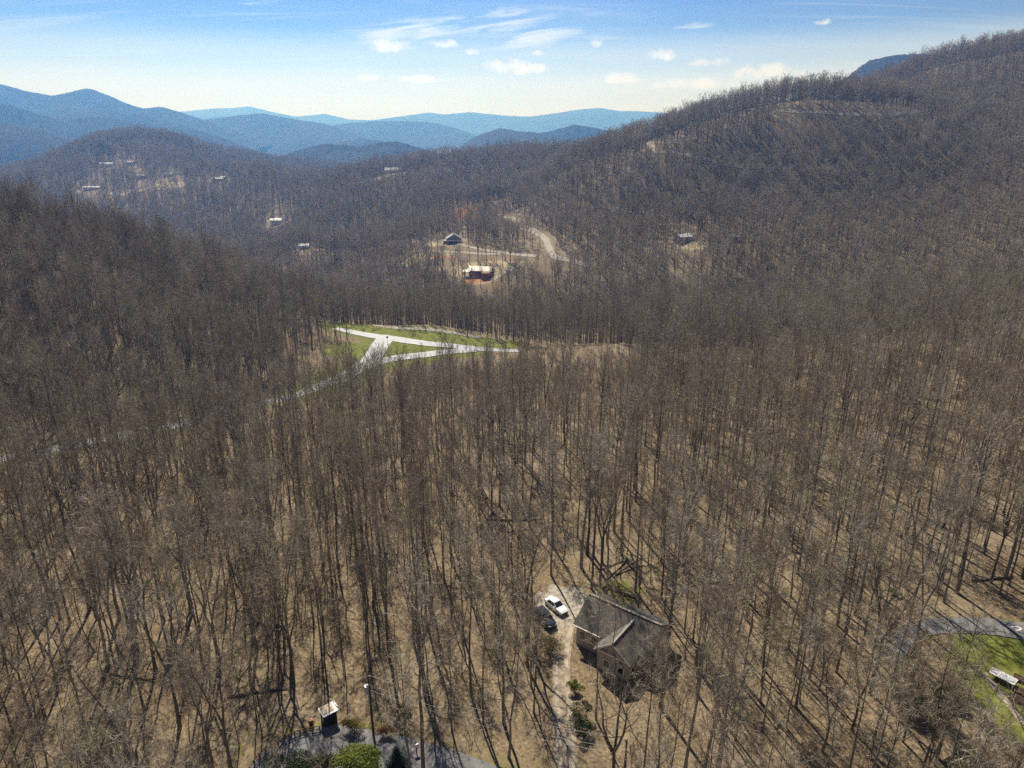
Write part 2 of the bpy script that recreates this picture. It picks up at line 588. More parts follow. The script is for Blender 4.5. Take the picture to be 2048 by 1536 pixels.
def drape(name, left, right, m, lift, kind='structure', rows=4):
    """a sheet between two edge lines (equal numbers of points), laid on the terrain with a real thickness at its rim"""
    L, R = np.array(left), np.array(right)
    n = len(L)
    t = np.linspace(0, 1, rows + 1)
    P = L[:, None] * (1 - t[None, :, None]) + R[:, None] * t[None, :, None]
    Z = H(P[..., 0], P[..., 1]) + lift
    v, f = [], []
    for i in range(n):
        for j in range(rows + 1):
            v.append((P[i, j, 0], P[i, j, 1], Z[i, j]))
    w = rows + 1
    for i in range(n - 1):
        for j in range(rows):
            a = i * w + j
            f.append((a, a + 1, a + w + 1, a + w))
    o = len(v)
    for i in range(n):                      # skirts down into the ground
        v.append((P[i, 0, 0], P[i, 0, 1], Z[i, 0] - lift - 0.4))
        v.append((P[i, -1, 0], P[i, -1, 1], Z[i, -1] - lift - 0.4))
    for i in range(n - 1):
        f.append((o + 2 * i, i * w, (i + 1) * w, o + 2 * i + 2))
        f.append((i * w + rows, o + 2 * i + 1, o + 2 * i + 3, (i + 1) * w + rows))
    ob = mesh_obj(name, v, f, m)
    ob['kind'] = kind
    # faces up
    bm = bmesh.new()
    bm.from_mesh(ob.data)
    for fc in bm.faces:
        if fc.normal.z < -0.2:
            fc.normal_flip()
    bm.to_mesh(ob.data)
    bm.free()
    return ob


def strip(name, pts, w, m, lift=0.14, step=2.0, clear=None, wob=0.0, w2=None):
    p = resample(pts, step)
    d = np.gradient(p, axis=0)
    d /= np.linalg.norm(d, axis=1)[:, None] + 1e-9
    nrm = np.stack([-d[:, 1], d[:, 0]], -1)
    ww = np.linspace(w, w2 if w2 else w, len(p))[:, None] / 2
    if wob:
        s = np.arange(len(p)) * step
        ww = ww + wob * fbm(s / 9, s * 0, 31, 3)[:, None]
    CLEAR.append((p, (clear if clear is not None else w / 2 + 2.0)))
    return drape(name, p + nrm * ww, p - nrm * ww, m, lift)


# ---- roads (one sheet each, laid on the ground)
MAIN = [(-60, 930), (60, 908), (200, 880), (400, 840), (500, 815), (600, 789), (690, 752), (738, 722), (757, 697), (768, 680), (774, 674)]
UPPER = [(670, 657), (700, 663), (760, 674), (850, 687), (940, 696), (1045, 702)]
LOWER = [(680, 760), (735, 731), (790, 717), (870, 707), (950, 700)]
main_w, upper_w, lower_w = (poly_world(p) for p in (MAIN, UPPER, LOWER))
M['shaded_asphalt'] = mat('shaded_asphalt', (0.24, 0.24, 0.25), 0.75, 0.2, 0.3)  # greyer copy of the road asphalt, tree shade put into its colour
strip('road', main_w[:6], 4.2, M['shaded_asphalt'], 0.135, clear=2.4)
strip('road', main_w[5:], 4.6, M['sheen_asphalt'], 0.15, clear=2.8, w2=8.5)
CLEAR.append((resample(main_w[5:], 3), 8))
strip('road', upper_w, 5.6, M['sheen_asphalt'], 0.17, clear=6)
strip('road', lower_w, 5.4, M['sheen_asphalt'], 0.19, clear=8)
back_w = poly_world([(690, 644), (760, 655), (860, 667), (960, 681)])
strip('gravel_road', [(x, y + 6) for x, y in back_w], 5.0, M['gravel'], 0.15, clear=3)
NEAR = [(470, 1640), (515, 1572), (556, 1526), (606, 1497), (665, 1487), (730, 1496), (800, 1512), (870, 1532), (950, 1560), (1040, 1600)]
near_w = poly_world(NEAR, 25)
strip('road', near_w, 5.6, M['asphalt'], 0.12, 1.5, clear=3.4)
EAST = [(2180, 1282), (2110, 1272), (2040, 1262), (1960, 1252), (1880, 1252), (1825, 1266), (1796, 1296), (1785, 1330)]
east_w = poly_world(EAST)
strip('road', east_w, 4.6, M['asphalt'], 0.12, 1.5, clear=2.0, w2=2.4)
DRIVE = [(1132, 1640), (1131, 1536), (1128, 1450), (1124, 1380), (1122, 1320), (1127, 1275), (1138, 1240), (1150, 1215)]
drive_w = poly_world(DRIVE, 25)
strip('driveway', drive_w, 2.9, M['log'] if False else mat('leafy_track', (0.28, 0.225, 0.16), 0.95, 0.35, 1.2), 0.07, 1.2, clear=3.2, wob=0.7)
dp = resample(drive_w, 1.2)
dd = np.gradient(dp, axis=0)
dd /= np.linalg.norm(dd, axis=1)[:, None]
dn = np.stack([-dd[:, 1], dd[:, 0]], -1)
for s in (-0.78, 0.78):
    strip('wheel_track', [tuple(q) for q in (dp + dn * s)[::3]], 0.75, M['track'], 0.10, 1.0, clear=1, wob=0.35)
pad_c = ground(1128, 1212)
pad = [(pad_c[0] + math.cos(a) * r, pad_c[1] + math.sin(a) * r * 1.05) for a, r in
       [(2 * PI * k / 20, 5.2 + 1.1 * math.sin(k * 2.3) + 0.6 * math.sin(k * 4.1)) for k in range(20)]]
drape('parking_pad', [pad[k] for k in range(0, 10)], [pad[19 - k] for k in range(0, 10)], M['gravel'], 0.09, rows=8)
clear_disc(pad_c[0], pad_c[1], 7.0)
clear_disc(pad_c[0] + 0.5, pad_c[1] - 9, 4.5, keep=0.1)
for k_ in (9, 15, 21):
    clear_disc(pad_c[0] - 1 - 0.28 * k_, pad_c[1] + 0.96 * k_, 3.6, keep=0.15)
clear_disc(pad_c[0] + 0.5, pad_c[1] - 16, 4.0, keep=0.15)
mid_w = poly_world([(1180, 531), (1140, 521), (1108, 513), (1097, 494), (1090, 478), (1068, 463), (1040, 450), (1010, 434), (994, 419), (990, 405)])
strip('road', mid_w, 5.0, M['gravel'], 0.25, 4, clear=6)
hd_w = poly_world([(868, 484), (905, 488), (960, 499), (1010, 506), (1075, 512)])
strip('driveway', hd_w, 5.0, M['gravel'], 0.22, 3, clear=10)
lane_w = poly_world([(815, 505), (860, 503), (920, 505), (1000, 508)])
strip('lane', lane_w, 5.0, M['gravel'], 0.22, 3, clear=10)
cab_w = poly_world([(985, 560), (1005, 548), (1030, 535), (1045, 524)])
strip('driveway', cab_w, 5.0, M['gravel'], 0.22, 3, clear=8)
rr_w = poly_world([(1560, 221), (1600, 224), (1660, 226), (1720, 229), (1800, 227), (1850, 224)], 200)
strip('ridge_road', rr_w, 5, M['gravel'], 0.3, 5, clear=5)
r2_w = poly_world([(1296, 284), (1305, 296), (1340, 304), (1420, 320), (1530, 333)], 200)
strip('ridge_road', r2_w, 4.5, M['gravel'], 0.3, 5, clear=5)

# ---- ground cover attributes on the terrain
grass = np.zeros(len(gx))
clay = np.zeros(len(gx))
dry = np.zeros(len(gx))
grass = np.maximum(grass, near_line(poly_world([(690, 652), (780, 664), (870, 672), (940, 681), (985, 687)]), 14))
grass = np.maximum(grass, near_line(lower_w, 9) * 0.9)
grass = np.maximum(grass, near_line(main_w[5:], 8) * 0.9)
grass = np.maximum(grass, near_line(main_w[:6], 5) * 0.62)
for px, py, rx, ry in [(800, 694, 20, 12), (700, 700, 12, 14), (690, 840, 7, 12)]:
    g = ground(px, py)
    grass = np.maximum(grass, ell(g[0], g[1], rx, ry))
CLEAR.append((resample(poly_world([(690, 655), (780, 668), (870, 676), (960, 687)]), 3), 9))
g = ground(800, 694)
clear_disc(g[0], g[1], 22, 13)
g = ground(705, 695)
clear_disc(g[0], g[1], 9, 10)
for px, py, rx, ry, k in [(2005, 1330, 6, 8, 1), (2060, 1300, 7, 7, 0.9), (2040, 1420, 5, 8, 0.9), (1960, 1360, 4, 6, 0.8), (480, 1480, 9, 5, 0.4), (520, 1440, 7, 5, 0.35), (1240, 1180, 5, 4, 0.6),
                          (1000, 1530, 14, 3.5, 0.45), (700, 1465, 8, 3, 0.5)]:
    g = ground(px, py, 25)
    grass = np.maximum(grass, ell(g[0], g[1], rx, ry) * k)
grass = np.maximum(grass, near_line(near_w, 5.5) * 0.5)
g = ground(1995, 1335)
clear_disc(g[0], g[1], 9, 11)
g = ground(2060, 1320)
clear_disc(g[0], g[1], 10, 14)
for px, py, rx, ry in [(935, 426, 14, 22), (880, 512, 18, 5), (960, 560, 20, 8)]:
    g = ground(px, py)
    clay = np.maximum(clay, ell(g[0], g[1], rx, ry) * (1.0 if py < 430 else 0.62))
for px, py, rx, ry in [(890, 484, 22, 20), (960, 545, 26, 22), (850, 510, 24, 14), (1390, 490, 14, 7), (240, 385, 26, 18), (330, 372, 40, 26), (230, 330, 30, 24), (300, 290, 14, 20), (160, 382, 24, 14),
                       (785, 349, 24, 40), (553, 445, 22, 20), (620, 495, 18, 12)]:
    g = ground(px, py)
    dry = np.maximum(dry, ell(g[0], g[1], rx, ry) * 0.9)
    clear_disc(g[0], g[1], rx * 0.6, ry * 0.6, keep=0.35)
# open strips in front of the valley clearings, where the photograph looks in between the trees
for px, py, rx, ry, k in [(955, 575, 26, 26, 0.3), (900, 500, 34, 34, 0.3), (1100, 530, 22, 30, 0.35), (553, 452, 26, 40, 0.25), (240, 400, 50, 40, 0.55), (330, 392, 60, 50, 0.55), (430, 360, 30, 40, 0.3),
                          (790, 356, 50, 60, 0.4), (935, 440, 18, 40, 0.25), (1390, 500, 18, 22, 0.55), (620, 500, 24, 24, 0.3)]:
    g = ground(px, py)
    clear_disc(g[0], g[1], rx, ry, keep=k)

verts = np.stack([gx, gy, GZ.ravel()], -1)
me = bpy.data.meshes.new('ground')
idx = np.arange(nx * ny).reshape(ny, nx)
quads = np.stack([idx[:-1, :-1], idx[:-1, 1:], idx[1:, 1:], idx[1:, :-1]], -1).reshape(-1, 4)
me.vertices.add(len(verts))
me.vertices.foreach_set('co', verts.ravel())
me.loops.add(quads.size)
me.loops.foreach_set('vertex_index', quads.ravel().astype(np.int32))
me.polygons.add(len(quads))
me.polygons.foreach_set('loop_start', np.arange(0, quads.size, 4, dtype=np.int32))
me.polygons.foreach_set('loop_total', np.full(len(quads), 4, np.int32))
me.polygons.foreach_set('use_smooth', np.ones(len(quads), bool))
for nm, arr in (('grass', grass), ('clay', clay), ('dry', dry)):
    at = me.attributes.new(nm, 'FLOAT', 'POINT')
    at.data.foreach_set('value', arr.astype(np.float32))
me.update(calc_edges=True)
me.validate()
me.materials.append(M['ground'])
go = bpy.data.objects.new('ground', me)
COL.objects.link(go)
tag(go, 'leaf strewn hilly ground of the valley under the bare woods', kind='structure')

# ------------------------------------------------------------------ far mountains
mm = bpy.data.materials.new('wooded_mountain')
mm.use_nodes = True
N = NT(mm.node_tree)
b = N.n['Principled BSDF']
pos = N.new('ShaderNodeNewGeometry').outputs['Position']
a = N.noise(pos, 0.0035, 5, 0.6)
c = N.noise(pos, 0.035, 4, 0.7)
N.put(b.inputs['Base Color'], N.mix(N.smooth(c, 0.3, 0.7), N.mix(N.smooth(a, 0.35, 0.65), (0.03, 0.032, 0.026), (0.05, 0.045, 0.035)), (0.075, 0.065, 0.05)))
b.inputs['Roughness'].default_value = 1.0
b.inputs['Specular IOR Level'].default_value = 0.0
M['mountain'] = mm


def mountain(pix, Y, depth, seed, label, rough=0.12, n=260):
    """a long ridge whose crest follows the given skyline at distance Y, with spurs on its flanks"""
    P = np.array([pz(px, py, Y) for px, py in pix])
    X = np.linspace(P[0, 0], P[-1, 0], n)
    # smooth crest
    crest = np.interp(X, P[:, 0], P[:, 2])
    ker = np.hanning(9)
    crest = np.convolve(np.pad(crest, 4, 'edge'), ker / ker.sum(), 'valid')
    base = -110.0
    amp = max(crest.max() - base, 60)
    crest = crest + amp * (0.065 if Y < 9000 else 0.10) * fbm(X / (amp * 1.2), X * 0 + seed, seed, 4)
    if Y < 9000:
        crest = crest + 7.0 * fbm(X / 9.0, X * 0, seed + 3, 2)
    rows = 46
    t = np.linspace(-1, 1, rows)
    tt = np.sign(t) * np.abs(t) ** 1.3
    v, f = [], []
    for j, s in enumerate(tt):
        yy = Y + s * depth * (0.75 if s > 0 else 1)
        prof = (1 - abs(s)) ** 1.15
        sp = fbm(X / (depth * 0.42), X * 0 + yy / (depth * 0.5), seed + 9, 4) * (abs(s) * (1 - abs(s)) * 4)
        z = base + (crest - base) * np.clip(prof + sp * 0.75, 0, 1.0)
        z += (1 - np.exp(-abs(s) * 8)) * rough * amp * 0.25 * fbm(X / (depth * 0.06), X * 0 + yy / (depth * 0.06), seed + 20, 3) * (1 - abs(s))
        xx = X + 0.10 * depth * fbm(X / depth, X * 0 + yy / depth, seed + 5, 2) * abs(s)
        for i in range(n):
            v.append((xx[i], yy, z[i]))
    for j in range(rows - 1):
        for i in range(n - 1):
            a = j * n + i
            f.append((a, a + 1, a + n + 1, a + n))
    ob = mesh_obj('mountain', v, f, M['mountain'], smooth=True)
    return tag(ob, label, kind='structure')


mountain([(-700, 330), (-300, 270), (-60, 245), (20, 247), (70, 256), (120, 274), (170, 300), (240, 345)], 2700, 700, 3, 'shadowed wooded ridge at the left behind the near hill')
mountain([(1480, 240), (1560, 210), (1640, 186), (1690, 163), (1715, 140), (1740, 125), (1785, 114), (1840, 111), (1920, 122), (2060, 170), (2200, 230)], 2300, 600, 71, 'separate bluish knob behind the crest of the right hand mountain')
mountain([(420, 345), (500, 330), (560, 312), (610, 296), (650, 287), (690, 289), (720, 293), (770, 283), (800, 283), (850, 298), (900, 330)], 2600, 420, 11, 'low blue wooded hill in the middle of the valley')
mountain([(840, 335), (905, 302), (950, 273), (1000, 255), (1040, 262), (1085, 266), (1150, 249), (1200, 258), (1260, 272), (1400, 300)], 3600, 700, 17, 'dark blue wooded hill left of the near right hand slope')
mountain([(-500, 300), (-200, 260), (0, 232), (100, 232), (200, 222), (280, 228), (350, 246), (430, 270), (480, 290), (560, 330)], 4100, 700, 23, 'blue spur descending from the left hand peaks')
mountain([(-700, 150), (-300, 140), (-100, 158), (0, 167), (50, 181), (105, 191), (140, 184), (176, 175), (215, 190), (250, 206), (285, 219), (320, 214), (365, 226), (420, 243), (470, 262), (540, 290)], 4700, 1100, 31,
         'blue mountain range with a rounded peak at the left')
mountain([(-500, 235), (-200, 215), (0, 204), (60, 221), (120, 238), (200, 231), (300, 249), (400, 262), (470, 286), (540, 312), (600, 340)], 3500, 600, 29, 'blue flank ridge descending below the rounded peak at the left')
mountain([(250, 300), (330, 262), (370, 246), (400, 240), (430, 235), (470, 231), (500, 228), (522, 227), (545, 231), (600, 240), (645, 247), (700, 262), (760, 285), (840, 320)], 5400, 1000, 41,
         'blue mountain with a level top left of centre')
mountain([(480, 300), (560, 280), (620, 262), (665, 250), (700, 246), (740, 243), (800, 240), (850, 243), (900, 253), (940, 266), (1000, 292)], 6400, 1100, 43,
         'broad blue mountain behind the level topped one')
mountain([(560, 320), (620, 300), (680, 282), (720, 276), (790, 285), (860, 300), (930, 320)], 4300, 600, 47, 'low deep blue ridge in front of the broad blue mountain')
mountain([(200, 240), (330, 228), (400, 219), (440, 215), (500, 212), (545, 225), (590, 232), (650, 226), (700, 238), (760, 239), (830, 246), (900, 250)], 11500, 1700, 53, 'palest far mountain chain left of centre')
mountain([(700, 246), (780, 236), (860, 224), (885, 228), (940, 221), (1000, 229), (1060, 232), (1110, 224), (1150, 218), (1200, 214), (1240, 222), (1310, 224), (1450, 232), (1700, 236)], 10600, 1600, 61,
         'palest far mountain chain below the cumulus clouds')

# ------------------------------------------------------------------ haze
hb = MB()
hb.box((0, 5200, 183), (28000, 18400, 634))
haze = hb.build('haze', [])
tag(haze, 'thin blue haze filling the air of the valley', kind='stuff')
hm = bpy.data.materials.new('haze')
hm.cycles.volume_sampling = 'DISTANCE'
hm.use_nodes = True
hn = NT(hm.node_tree)
hn.n.clear()
pv = hn.new('ShaderNodeVolumePrincipled')
pv.inputs['Color'].default_value = (0.145, 0.41, 1.0, 1)
pv.inputs['Absorption Color'].default_value = (1, 1, 1, 1)
pv.inputs['Density'].default_value = 2.1e-4
pv.inputs['Anisotropy'].default_value = 0.55
ho = hn.new('ShaderNodeOutputMaterial')
hn.l.new(pv.outputs[0], ho.inputs['Volume'])
haze.data.materials.append(hm)

# ------------------------------------------------------------------ trees
class Tri:
    def __init__(self):
        self.v, self.f = [], []
        self.n = 0

    def tube(self, P, R, sides):
        P = np.asarray(P, float)
        k = len(P)
        D = np.gradient(P, axis=0)
        D /= np.linalg.norm(D, axis=1)[:, None] + 1e-9
        ref = np.array([0.31, 0.95, 0.02])
        A = np.cross(D, ref)
        A /= np.linalg.norm(A, axis=1)[:, None] + 1e-9
        B = np.cross(D, A)
        w = np.arange(sides) * 2 * PI / sides
        V = P[:, None] + (A[:, None] * np.cos(w)[None, :, None] + B[:, None] * np.sin(w)[None, :, None]) * np.asarray(R)[:, None, None]
        o = self.n
        self.v.append(V.reshape(-1, 3))
        i, j = np.meshgrid(np.arange(k - 1), np.arange(sides), indexing='ij')
        j2 = (j + 1) % sides
        q = np.stack([o + i * sides + j, o + i * sides + j2, o + (i + 1) * sides + j2, o + (i + 1) * sides + j], -1).reshape(-1, 4)
        self.f += q.tolist()
        self.n += k * sides

    def tris(self, base, tip, w):
        d = tip - base
        s = np.cross(d, rng.normal(size=d.shape))
        s /= np.linalg.norm(s, axis=1)[:, None] + 1e-9
        V = np.stack([base - s * w[:, None] / 2, base + s * w[:, None] / 2, tip], 1)
        o = self.n
        m = len(base)
        self.v.append(V.reshape(-1, 3))
        self.f += (o + np.arange(3 * m).reshape(m, 3)).tolist()
        self.n += 3 * m

    def mesh(self, name, m):
        me = bpy.data.meshes.new(name)
        me.from_pydata(np.concatenate(self.v).tolist(), [], self.f)
        me.materials.append(m)
        me.update()
        return me


def unit(v):
    return v / (np.linalg.norm(v) + 1e-9)


def grow_tree(seed, Ht, r0, bole, spread, nl, nb, nt, tw, tl, forks=1, lean=0.3, sides=7, flat=0.0, up=(0.5, 1.25)):
    r = np.random.default_rng(seed)
    T1, T2 = Tri(), Tri()
    leaders = []
    k = 9
    tz = np.linspace(0, 1, k)
    wander = np.cumsum(r.normal(0, 0.006 * Ht, (k, 2)), 0) * (0.5 + lean)
    wander -= wander[0]
    wander += np.outer(tz, r.normal(0, 0.022 * Ht * (0.4 + lean), 2))
    top = 1.0
    if forks == 1:
        P = np.stack([wander[:, 0], wander[:, 1], tz * Ht], -1)
        R = r0 * (1 - 0.93 * tz ** 1.1) + 0.012
        R[0] *= 1.28
        T1.tube(P, R, sides)
        leaders.append((P, R, bole))
    else:
        hb_ = bole * Ht
        tt = np.linspace(0, 1, 5)
        P = np.stack([wander[:5, 0] * 0.7, wander[:5, 1] * 0.7, tt * hb_], -1)
        R = r0 * (1 - 0.30 * tt)
        R[0] *= 1.28
        T1.tube(P, R, sides)
        a0 = r.uniform(0, 2 * PI)
        for q in range(forks):
            a = a0 + q * 2 * PI / forks + r.normal(0, 0.3)
            dv = np.array([math.cos(a), math.sin(a), 0])
            t5 = np.linspace(0, 1, 6)
            L = Ht - hb_
            out = spread * r.uniform(0.35, 0.6)
            Q = P[-1] + np.outer(t5 ** 0.75, dv) * out + np.outer(t5, [0, 0, 1]) * L * r.uniform(0.82, 1.0)
            Q += np.cumsum(r.normal(0, 0.16, Q.shape), 0) - 0
            Q[0] = P[-1]
            RQ = r0 * 0.66 * (1 - 0.92 * t5) + 0.015
            T1.tube(Q, RQ, 5)
            leaders.append((Q, RQ, 0.12))
    B0, B1, BW = [], [], []
    ga = r.uniform(0, 6)
    per = max(1, nl // len(leaders))
    for (P, R, bo) in leaders:
        for i in range(per):
            t = bo + (0.985 - bo) * ((i + r.uniform(0, 1)) / per) ** 0.85
            f = t * (len(P) - 1)
            i0 = min(int(f), len(P) - 2)
            p0 = P[i0] + (P[i0 + 1] - P[i0]) * (f - i0)
            rr = R[i0] + (R[i0 + 1] - R[i0]) * (f - i0)
            ga += 2.4 + r.normal(0, 0.35)
            rel = (t - bo) / (1 - bo)
            L = spread * (0.42 + 0.62 * math.sin(PI * min(0.97, 0.12 + rel * 0.82))) * r.uniform(0.65, 1.12) * (0.72 if forks > 1 else 1)
            e = up[0] + (up[1] - up[0]) * rel + r.normal(0, 0.15)
            dv = np.array([math.cos(ga) * math.cos(e), math.sin(ga) * math.cos(e), math.sin(e)])
            s = np.linspace(0, 1, 4)
            Q = p0 + np.outer(s, dv) * L + np.outer(s ** 2, [0, 0, 1]) * L * (0.22 - flat) + np.cumsum(r.normal(0, 0.05 * L, (4, 3)), 0) * s[:, None]
            T1.tube(Q, np.maximum(min(rr * 0.55, 0.035 + 0.018 * L) * (1 - 0.85 * s), 0.014), 4)
            for j in range(nb):
                u = 0.22 + 0.78 * (j + r.uniform(0, 1)) / nb
                f2 = u * 3
                k0 = min(int(f2), 2)
                q0 = Q[k0] + (Q[k0 + 1] - Q[k0]) * (f2 - k0)
                bd = unit(unit(Q[k0 + 1] - Q[k0]) + r.normal(0, 0.6, 3) + np.array([0, 0, 0.28]))
                bl = L * r.uniform(0.22, 0.46) * (1.15 - 0.4 * u)
                q1 = q0 + bd * bl * 0.55 + r.normal(0, 0.05 * bl, 3)
                q2 = q0 + bd * bl + np.array([0, 0, 0.12 * bl]) + r.normal(0, 0.09 * bl, 3)
                T2.tube([q0, q1, q2], [0.028 + tw * 0.3, 0.018 + tw * 0.25, 0.008 + tw * 0.15], 3)
                m = nt
                w = r.uniform(0.1, 1.0, m)
                bp = np.where(w[:, None] < 0.55, q0 + (q1 - q0) * (w[:, None] / 0.55), q1 + (q2 - q1) * ((w[:, None] - 0.55) / 0.45))
                td = bd + r.normal(0, 0.62, (m, 3)) + np.array([0, 0, 0.25])
                td /= np.linalg.norm(td, axis=1)[:, None]
                B0.append(bp)
                B1.append(bp + td * (tl * r.uniform(0.5, 1.35, m))[:, None])
                BW.append(tw * r.uniform(0.7, 1.3, m))
    T2.tris(np.concatenate(B0), np.concatenate(B1), np.concatenate(BW))
    return T1, T2


def both(name, T1, T2, tw='twig'):
    me = bpy.data.meshes.new(name)
    me.from_pydata(np.concatenate(T1.v + T2.v).tolist(), [], T1.f + [[i + T1.n for i in q] for q in T2.f])
    me.materials.append(M['bark'])
    me.materials.append(M[tw])
    me.polygons.foreach_set('material_index', np.array([0] * len(T1.f) + [1] * len(T2.f), np.int32))
    me.update()
    return me


KINDS = []      # (kind, height, trunk mesh, crown mesh, joined mesh)
for s in range(5):
    Ht = [26, 23, 28, 24, 21][s]
    a, c = grow_tree(100 + s, Ht, [0.20, 0.155, 0.25, 0.17, 0.14][s], [0.5, 0.55, 0.45, 0.58, 0.5][s], [4.4, 3.6, 5.0, 3.8, 3.4][s], 24, 5, 13, 0.022, 1.2, up=(0.55, 1.25))
    KINDS.append(('tall', Ht, a.mesh('trunk', M['bark']), c.mesh('crown', M['twig']), both('tall_tree', a, c)))
for s in range(4):
    Ht = [23, 20, 24, 19][s]
    a, c = grow_tree(200 + s, Ht, [0.25, 0.20, 0.28, 0.19][s], [0.42, 0.36, 0.48, 0.3][s], [5.6, 5.0, 6.2, 4.6][s], 26, 5, 14, 0.023, 1.3, forks=[2, 3, 3, 2][s], up=(0.3, 1.05))
    KINDS.append(('broad', Ht, a.mesh('trunk', M['bark']), c.mesh('crown', M['twig']), both('broad_tree', a, c)))
for s in range(3):
    Ht = [14, 11, 17][s]
    a, c = grow_tree(300 + s, Ht, [0.08, 0.065, 0.095][s], [0.45, 0.4, 0.5][s], [2.4, 2.1, 2.6][s], 14, 4, 10, 0.022, 0.95, lean=0.9, sides=5, up=(0.5, 1.2))
    KINDS.append(('slender', Ht, a.mesh('trunk', M['bark']), c.mesh('crown', M['twig']), both('slender_tree', a, c)))
NEARK = len(KINDS)
FAR = []
for s in range(4):
    Ht = [22, 20, 23, 21][s]
    a, c = grow_tree(400 + s, Ht, 0.26, [0.42, 0.38, 0.48, 0.4][s], [5.2, 6.0, 5.4, 6.0][s], 18, 4, 15, 0.055, 1.05, forks=[2, 3, 2, 3][s], sides=4, up=(0.3, 0.95))
    FAR.append(both('far_tree', a, c, 'hill_twig'))


def scatter(r0, r1, cell, seed, jitter=1.0, az=47):
    r = np.random.default_rng(seed)
    n = int(r1 / cell) + 1
    i, j = np.meshgrid(np.arange(-n, n + 1), np.arange(0, n + 1), indexing='ij')
    p = np.stack([i.ravel(), j.ravel()], -1) * cell + r.uniform(-0.5, 0.5, (i.size, 2)) * cell * jitter
    rad = np.hypot(p[:, 0], p[:, 1])
    a = np.degrees(np.arctan2(p[:, 0], p[:, 1]))
    lim = np.where(rad < 160, 62, az)
    k = (rad >= r0) & (rad < r1) & (np.abs(a) < lim) & (p[:, 1] > 34)
    return p[k]


def allowed(p, seed):
    r = np.random.default_rng(seed)
    keep = np.ones(len(p), bool)
    for pts, w in CLEAR:
        lo, hi = pts.min(0) - w, pts.max(0) + w
        k = np.where((p[:, 0] > lo[0]) & (p[:, 0] < hi[0]) & (p[:, 1] > lo[1]) & (p[:, 1] < hi[1]))[0]
        if len(k):
            d = np.full(len(k), 1e9)
            for q in pts:
                d = np.minimum(d, np.hypot(p[k, 0] - q[0], p[k, 1] - q[1]))
            keep[k[d < w]] = False
    u = r.uniform(0, 1, len(p))
    for (x, y, rx, ry, rot, kp) in DISCS:
        c, s = math.cos(rot), math.sin(rot)
        X, Y = p[:, 0] - x, p[:, 1] - y
        inn = ((X * c + Y * s) / rx) ** 2 + ((-X * s + Y * c) / ry) ** 2 < 1
        keep &= ~(inn & (u > kp))
    return keep


# ------------------------------------------------------------------ buildings
M['siding'] = mat('beige_siding', (0.42, 0.36, 0.29), 0.75, 0.08, 0.8)
M['shingle'] = mat('shingle_roof', (0.12, 0.108, 0.094), 0.9, 0.3, 1.2)
M['ridge'] = mat('ridge_shingle', (0.30, 0.27, 0.235), 0.9, 0.15, 2)
M['trim'] = mat('cream_trim', (0.72, 0.68, 0.58), 0.6, 0.05, 2)
M['white'] = mat('white_paint', (0.80, 0.80, 0.78), 0.5, 0.05, 2)
M['glass'] = mat('dark_glass', (0.02, 0.024, 0.028), 0.08, 0.1, 1, spec=0.6)
M['door'] = mat('brown_door', (0.13, 0.08, 0.05), 0.6, 0.15, 2)
M['wood'] = mat('brown_timber', (0.22, 0.12, 0.07), 0.85, 0.25, 1.5)
M['redwood'] = mat('rusty_timber', (0.27, 0.14, 0.075), 0.85, 0.25, 1.5)
M['tin'] = mat('pale_metal_roof', (0.74, 0.64, 0.52), 0.45, 0.12, 0.4, metal=0.0, spec=0.5)
M['greyroof'] = mat('grey_roof', (0.34, 0.34, 0.37), 0.6, 0.15, 0.5)
M['black'] = mat('black_plastic', (0.012, 0.013, 0.014), 0.6, 0.2, 2)
M['steel'] = mat('grey_steel', (0.45, 0.46, 0.48), 0.4, 0.1, 3, metal=0.7)


def slab(mb, a, b, c, d, th, mi=0):
    """a thick sheet through four corners"""
    P = [Vector(q) for q in (a, b, c, d)]
    n = (P[1] - P[0]).cross(P[3] - P[0]).normalized()
    if n.z < 0:
        n = -n
    V = P + [p - n * th for p in P]
    return mb.add([tuple(v) for v in V], [(0, 1, 2, 3), (7, 6, 5, 4), (0, 4, 5, 1), (1, 5, 6, 2), (2, 6, 7, 3), (3, 7, 4, 0)], mi)


def window(parent, c, w, h, out, name='window'):
    """c = centre on the wall, out = unit outward direction (x, y): a window with frame and pane"""
    ox, oy = out
    rz = math.atan2(oy, ox)
    mb = MB()
    mb.box((c[0] + ox * 0.012, c[1] + oy * 0.012, c[2]), (0.09, w + 0.1, h + 0.1), rz)
    o = mb.build(name, M['black'], parent)
    fm = MB()
    tx, ty = -oy, ox
    for s in (-1, 1):
        fm.box((c[0] + ox * 0.07 + tx * s * (w / 2 + 0.06), c[1] + oy * 0.07 + ty * s * (w / 2 + 0.06), c[2]), (0.12, 0.12, h + 0.24), rz)
        fm.box((c[0] + ox * 0.07, c[1] + oy * 0.07, c[2] + s * (h / 2 + 0.06)), (0.11, w, 0.12), rz)
    fm.build('frame', M['trim'], o)
    pm = MB()
    pm.box((c[0] + ox * 0.075, c[1] + oy * 0.075, c[2]), (0.02, w, h), rz)
    pm.build('pane', M['glass'], o)
    return o


